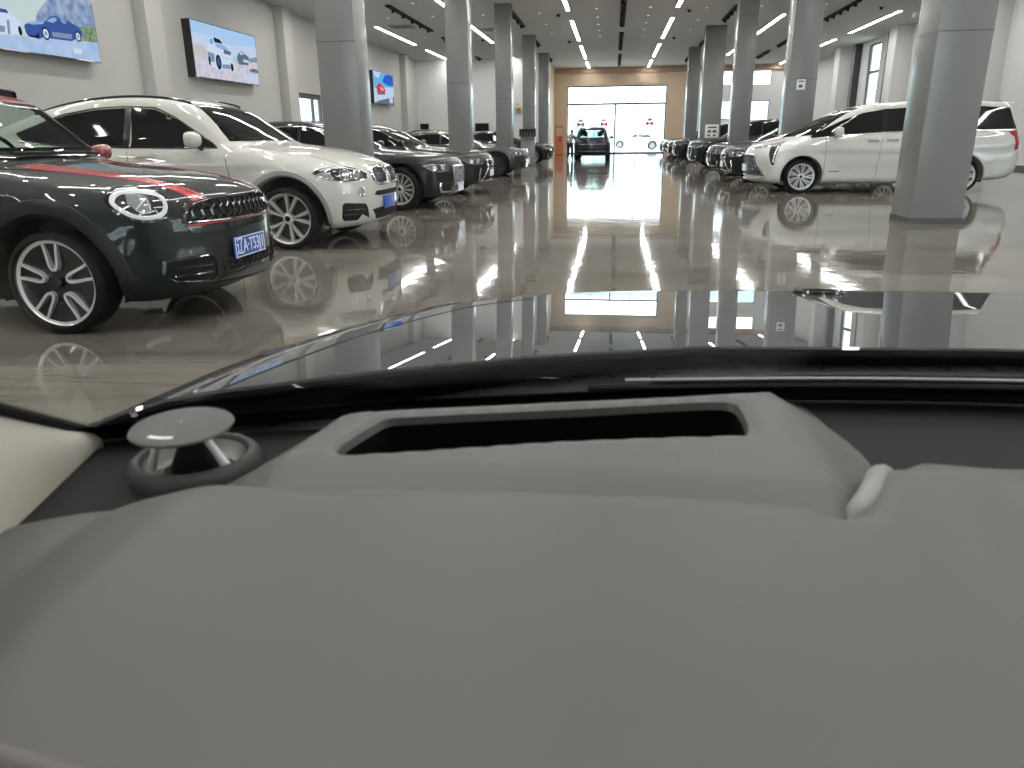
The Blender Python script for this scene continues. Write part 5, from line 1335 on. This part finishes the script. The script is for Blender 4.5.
for y in (1.1, -1.75):
    for x, s in ((-.47, -1), (1.27, 1)):
        wv = add_wheel(our, 0, 0, 'plain', .35, .25, .23, MATS['silver'], False); wv.location = Vector((x, y, .35))-OC; wv.rotation_euler = (0, .2, PI/2 if s > 0 else -PI/2)

# ------------------------------------------------------------------ cars in their places
GL, GR_ = 'cars along the left wall', 'cars along the right wall'
def put(r, X, Y, rz, label, group, cat='car'):
    r.location = (X, Y, 0); r.rotation_euler = (0, 0, rz); tag(r, label, cat, group); return r
put(build_hatchback(), -3.395, 5.07, 0, 'dark green hatchback with red bonnet stripes and a red roof', GL)
put(build_coupe_suv(), -3.49, 8.88, 0, 'white coupe-roofed SUV with a twin kidney grille, behind the green hatchback', GL)
put(build_van(), 3.80, 17.35, PI, 'white people carrier standing behind the nearest right column', GR_)
S1 = spec_sedan(wb=3.16, rear=1.15)
put(build_plain(S1, PAINT_BLACK, 'slats', 'multi14', .25), -3.54, 13.52, 0, 'black saloon with an upright chrome-slatted grille, next past the white SUV', GL)
put(build_plain(spec_sedan(fr=.9), PAINT_BLACK, 'lshape', 'multi14', .24), -3.56, 17.0, 0, 'black saloon with a spindle grille edged in chrome, past the chrome-slatted saloon', GL)
put(build_plain(spec_sedan(L=1, h=1.37, hood=.92, wb=2.95, rear=1.05, fr=.90, W=.95), PAINT_GREY, 'low', 'plain', .27, 'silver_dark'), -3.56, 24.6, 0, 'grey low coupe-roofed car with dark wheels by the second left column', GL)
s = build_plain(spec_sedan(h=1.45), PAINT_BLACK, 'wide', 'plain', .24, res=.05, detail=False)
put(s, -4.32, 27.1, 0, 'black car parked deeper in, its bonnet hidden past the grey coupe', GL)
put(copy_tree(s), -3.55, 35.4, 0, 'black car beyond the grey display stand', GL)
a = build_plain(spec_sedan(h=1.47), PAINT_BLACK, 'lshape', 'plain', .24, res=.04)
put(a, 3.73, 21.3, PI, 'black car with its dark nose just past the white people carrier', GR_)
b = build_plain(spec_sedan(h=1.49, hood=.99), PAINT_BLACK, 'tan', 'multi14', .25, res=.04)
put(b, 3.73, 24.6, PI, 'black car, second of the dark noses past the white people carrier', GR_)
c = build_plain(spec_suv(h=1.70), PAINT_BLACK, 'wide', 'plain', .25, suv=True, res=.045)
put(c, 3.66, 30.3, PI, 'tall black SUV, third of the dark noses past the white people carrier', GR_)
put(copy_tree(c), 3.70, 38.7, PI, 'black SUV nosing out just past the wide column with the notice board', GR_)
put(copy_tree(b), 3.73, 42.9, PI, 'dark car, third from the entrance in the right-hand row', GR_)
put(copy_tree(a), 3.73, 47.0, PI, 'dark car, second from the entrance in the right-hand row', GR_)
put(copy_tree(b), 3.73, 50.4, PI, 'dark car nearest the entrance in the right-hand row', GR_)
sv = build_plain(spec_suv(h=1.63, W=.90, hood=1.02), PAINT_NAVY, 'wide', 'plain', .25, suv=True, res=.04, rear=True)
put(sv, -1.08, 39.25+.92+2.75, PI/2, 'dark blue SUV seen from behind, standing in the aisle before the entrance', 'car in the aisle')
# cars out in the street: pale shapes through the glass
w = build_plain(spec_sedan(), car_paint('paint_pearl', (.62, .63, .64)), 'tan', 'plain', .24, res=.06, detail=False)
put(w, 3.4, 72., PI, 'silver car out in the street, nearer one beyond the right entrance pane', 'cars in the street')
put(copy_tree(w), .6, 80., PI, 'silver car out in the street, farther one beyond the entrance', 'cars in the street')

# ------------------------------------------------------------------ the person beside the parked SUV
def skin_body(name, pts, edges, radii, m, parent=None, root=0, sub=2):
    me = bpy.data.meshes.new(name); me.from_pydata(pts, edges, []); me.update(); me.materials.append(m)
    o = bpy.data.objects.new(name, me); link(o, parent)
    sk = o.modifiers.new('skin', 'SKIN'); sk.use_smooth_shade = True
    for i, v in enumerate(me.skin_vertices[0].data):
        r = radii[i]; v.radius = r if isinstance(r, tuple) else (r, r); v.use_root = (i == root)
    ss = o.modifiers.new('sub', 'SUBSURF'); ss.levels = sub; ss.render_levels = sub
    dg = bpy.context.evaluated_depsgraph_get(); m2 = bpy.data.meshes.new_from_object(o.evaluated_get(dg))
    o.modifiers.clear(); old = o.data; o.data = m2; bpy.data.meshes.remove(old)
    if not m2.materials: m2.materials.append(m)
    m2.polygons.foreach_set('use_smooth', [True]*len(m2.polygons))
    return o
def make_person(x, y, rz, label):
    skin = mat('skin', (.42, .26, .19), .5); shirt = mat('shirt_grey', (.30, .29, .30), .8); dark = mat('trousers_black', (.012, .012, .014), .8); hair = mat('hair_black', (.008, .007, .007), .5); shoe = mat('shoe_pale', (.5, .5, .52), .6)
    # body frame: facing +x, slightly bent forward
    body = skin_body('person', [(0, 0, .86), (.02, 0, 1.00), (.05, 0, 1.15), (.09, 0, 1.28), (.13, 0, 1.355), (.165, 0, 1.38), (.215, 0, 1.445), (.235, 0, 1.495),
        (.08, .17, 1.26), (.10, .22, 1.05), (.24, .20, .93), (.30, .19, .90), (.08, -.17, 1.26), (.13, -.22, 1.06), (.30, -.16, 1.02), (.37, -.14, 1.02),
        (0, .09, .82), (.02, .10, .45), (-.02, .10, .08), (.11, .105, .04), (0, -.09, .82), (.03, -.11, .45), (.02, -.12, .08), (.15, -.13, .04)],
        [(0, 1), (1, 2), (2, 3), (3, 4), (4, 5), (5, 6), (6, 7), (3, 8), (8, 9), (9, 10), (10, 11), (3, 12), (12, 13), (13, 14), (14, 15), (0, 16), (16, 17), (17, 18), (18, 19), (0, 20), (20, 21), (21, 22), (22, 23)],
        [(.10, .13), (.10, .125), (.10, .13), (.09, .14), .055, .055, (.10, .088), (.09, .078), .05, .042, .034, .028, .05, .042, .034, .028, .075, .055, .042, .035, .075, .055, .042, .035], skin)
    body.location = (x, y, 0); body.rotation_euler = (0, 0, rz); body.scale = (.97, .97, .95); tag(body, label, 'person')
    skin_body('shirt', [(.0, 0, .84), (.02, 0, 1.0), (.05, 0, 1.15), (.09, 0, 1.29), (.115, 0, 1.335), (.08, .18, 1.255), (.10, .235, 1.06), (.15, .225, 1.0), (.08, -.18, 1.255), (.13, -.235, 1.07), (.20, -.20, 1.04)],
        [(0, 1), (1, 2), (2, 3), (3, 4), (3, 5), (5, 6), (6, 7), (3, 8), (8, 9), (9, 10)], [(.125, .165), (.12, .155), (.12, .16), (.11, .165), .07, .068, .058, .052, .068, .058, .052], shirt, body)
    skin_body('trousers', [(0, 0, .86), (0, .09, .80), (.02, .10, .45), (-.02, .10, .10), (0, -.09, .80), (.03, -.11, .45), (.02, -.12, .10)], [(0, 1), (1, 2), (2, 3), (0, 4), (4, 5), (5, 6)], [(.115, .15), .095, .075, .062, .095, .075, .062], dark, body)
    skin_body('hair', [(.19, 0, 1.445), (.205, 0, 1.505), (.24, 0, 1.53), (.28, 0, 1.515)], [(0, 1), (1, 2), (2, 3)], [(.10, .098), (.105, .095), .088, .055], hair, body)
    for s in (1, -1):
        skin_body('shoe', [(-.05 if s > 0 else -.01, .105*s, .045), (.06 if s > 0 else .10, .11*s, .045), (.15 if s > 0 else .19, .115*s, .035)], [(0, 1), (1, 2)], [.045, .045, .035], shoe, body)
        hx, hy, hz = (.32, .19, .89) if s > 0 else (.39, -.135, 1.02)
        for k, (dy, ln) in enumerate(((-.03, .065), (-.01, .075), (.01, .07), (.03, .055))):
            skin_body('finger', [(hx, hy+dy*.7, hz), (hx+ln*.6, hy+dy, hz-.005), (hx+ln, hy+dy, hz-.03)], [(0, 1), (1, 2)], [.010, .009, .008], skin, body, 0, 1)
        skin_body('thumb', [(hx-.02, hy-.02*s, hz), (hx+.01, hy-.05*s, hz), (hx+.04, hy-.055*s, hz-.01)], [(0, 1), (1, 2)], [.011, .010, .009], skin, body, 0, 1)
    skin_body('nose', [(.31, 0, 1.45), (.33, 0, 1.43)], [(0, 1)], [.012, .014], skin, body, 0, 1)
    for s in (1, -1): skin_body('ear', [(.215, .088*s, 1.44), (.21, .094*s, 1.465)], [(0, 1)], [.016, .018], skin, body, 0, 1)
make_person(-2.27, 41.3, 1.25, 'person in a grey top and black trousers standing beside the dark blue SUV')

# ------------------------------------------------------------------ daylight and picture settings
w = bpy.data.worlds.new('sky'); SC.world = w; w.use_nodes = True
bg = w.node_tree.nodes['Background']; bg.inputs[0].default_value = (.90, .97, 1., 1); bg.inputs[1].default_value = 7.
SC.view_settings.view_transform = 'Standard'; SC.view_settings.look = 'None'; SC.view_settings.gamma = 1; SC.view_settings.use_curve_mapping = False
SC.view_settings.exposure = 0.
SC.cycles.max_bounces = 10; SC.cycles.diffuse_bounces = 4; SC.cycles.glossy_bounces = 5; SC.cycles.transparent_max_bounces = 12; SC.cycles.transmission_bounces = 4
SC.cycles.sample_clamp_indirect = 6.; SC.cycles.sample_clamp_direct = 0.; SC.cycles.blur_glossy = .3
SC.cycles.use_denoising = True

# ------------------------------------------------------------------ camera
def make_camera():
    f = 750.; rho = .0113; vx, vy = 614-512, 384-136.5
    a = vx*math.cos(rho)+vy*math.sin(rho); b = -vx*math.sin(rho)+vy*math.cos(rho)
    th = math.atan(b/f); ps = math.atan(a*math.cos(th)/f); c, s = math.cos, math.sin
    F = Vector((-s(ps)*c(th), c(ps)*c(th), -s(th))); R0 = Vector((c(ps), s(ps), 0)); U0 = R0.cross(F)
    R = R0*c(rho)-U0*s(rho); U = U0*c(rho)+R0*s(rho)
    cd = bpy.data.cameras.new('camera'); cd.sensor_width = 36.; cd.lens = 36.*f/1024; cd.clip_start = .01; cd.clip_end = 500
    cd.dof.use_dof = True; cd.dof.focus_distance = 9.; cd.dof.aperture_fstop = 11.
    cam = bpy.data.objects.new('camera', cd); COL.objects.link(cam)
    M = Matrix((R, U, -F)).transposed().to_4x4(); M.translation = Vector((0, 0, 1.15)); cam.matrix_world = M
    SC.camera = cam
make_camera()
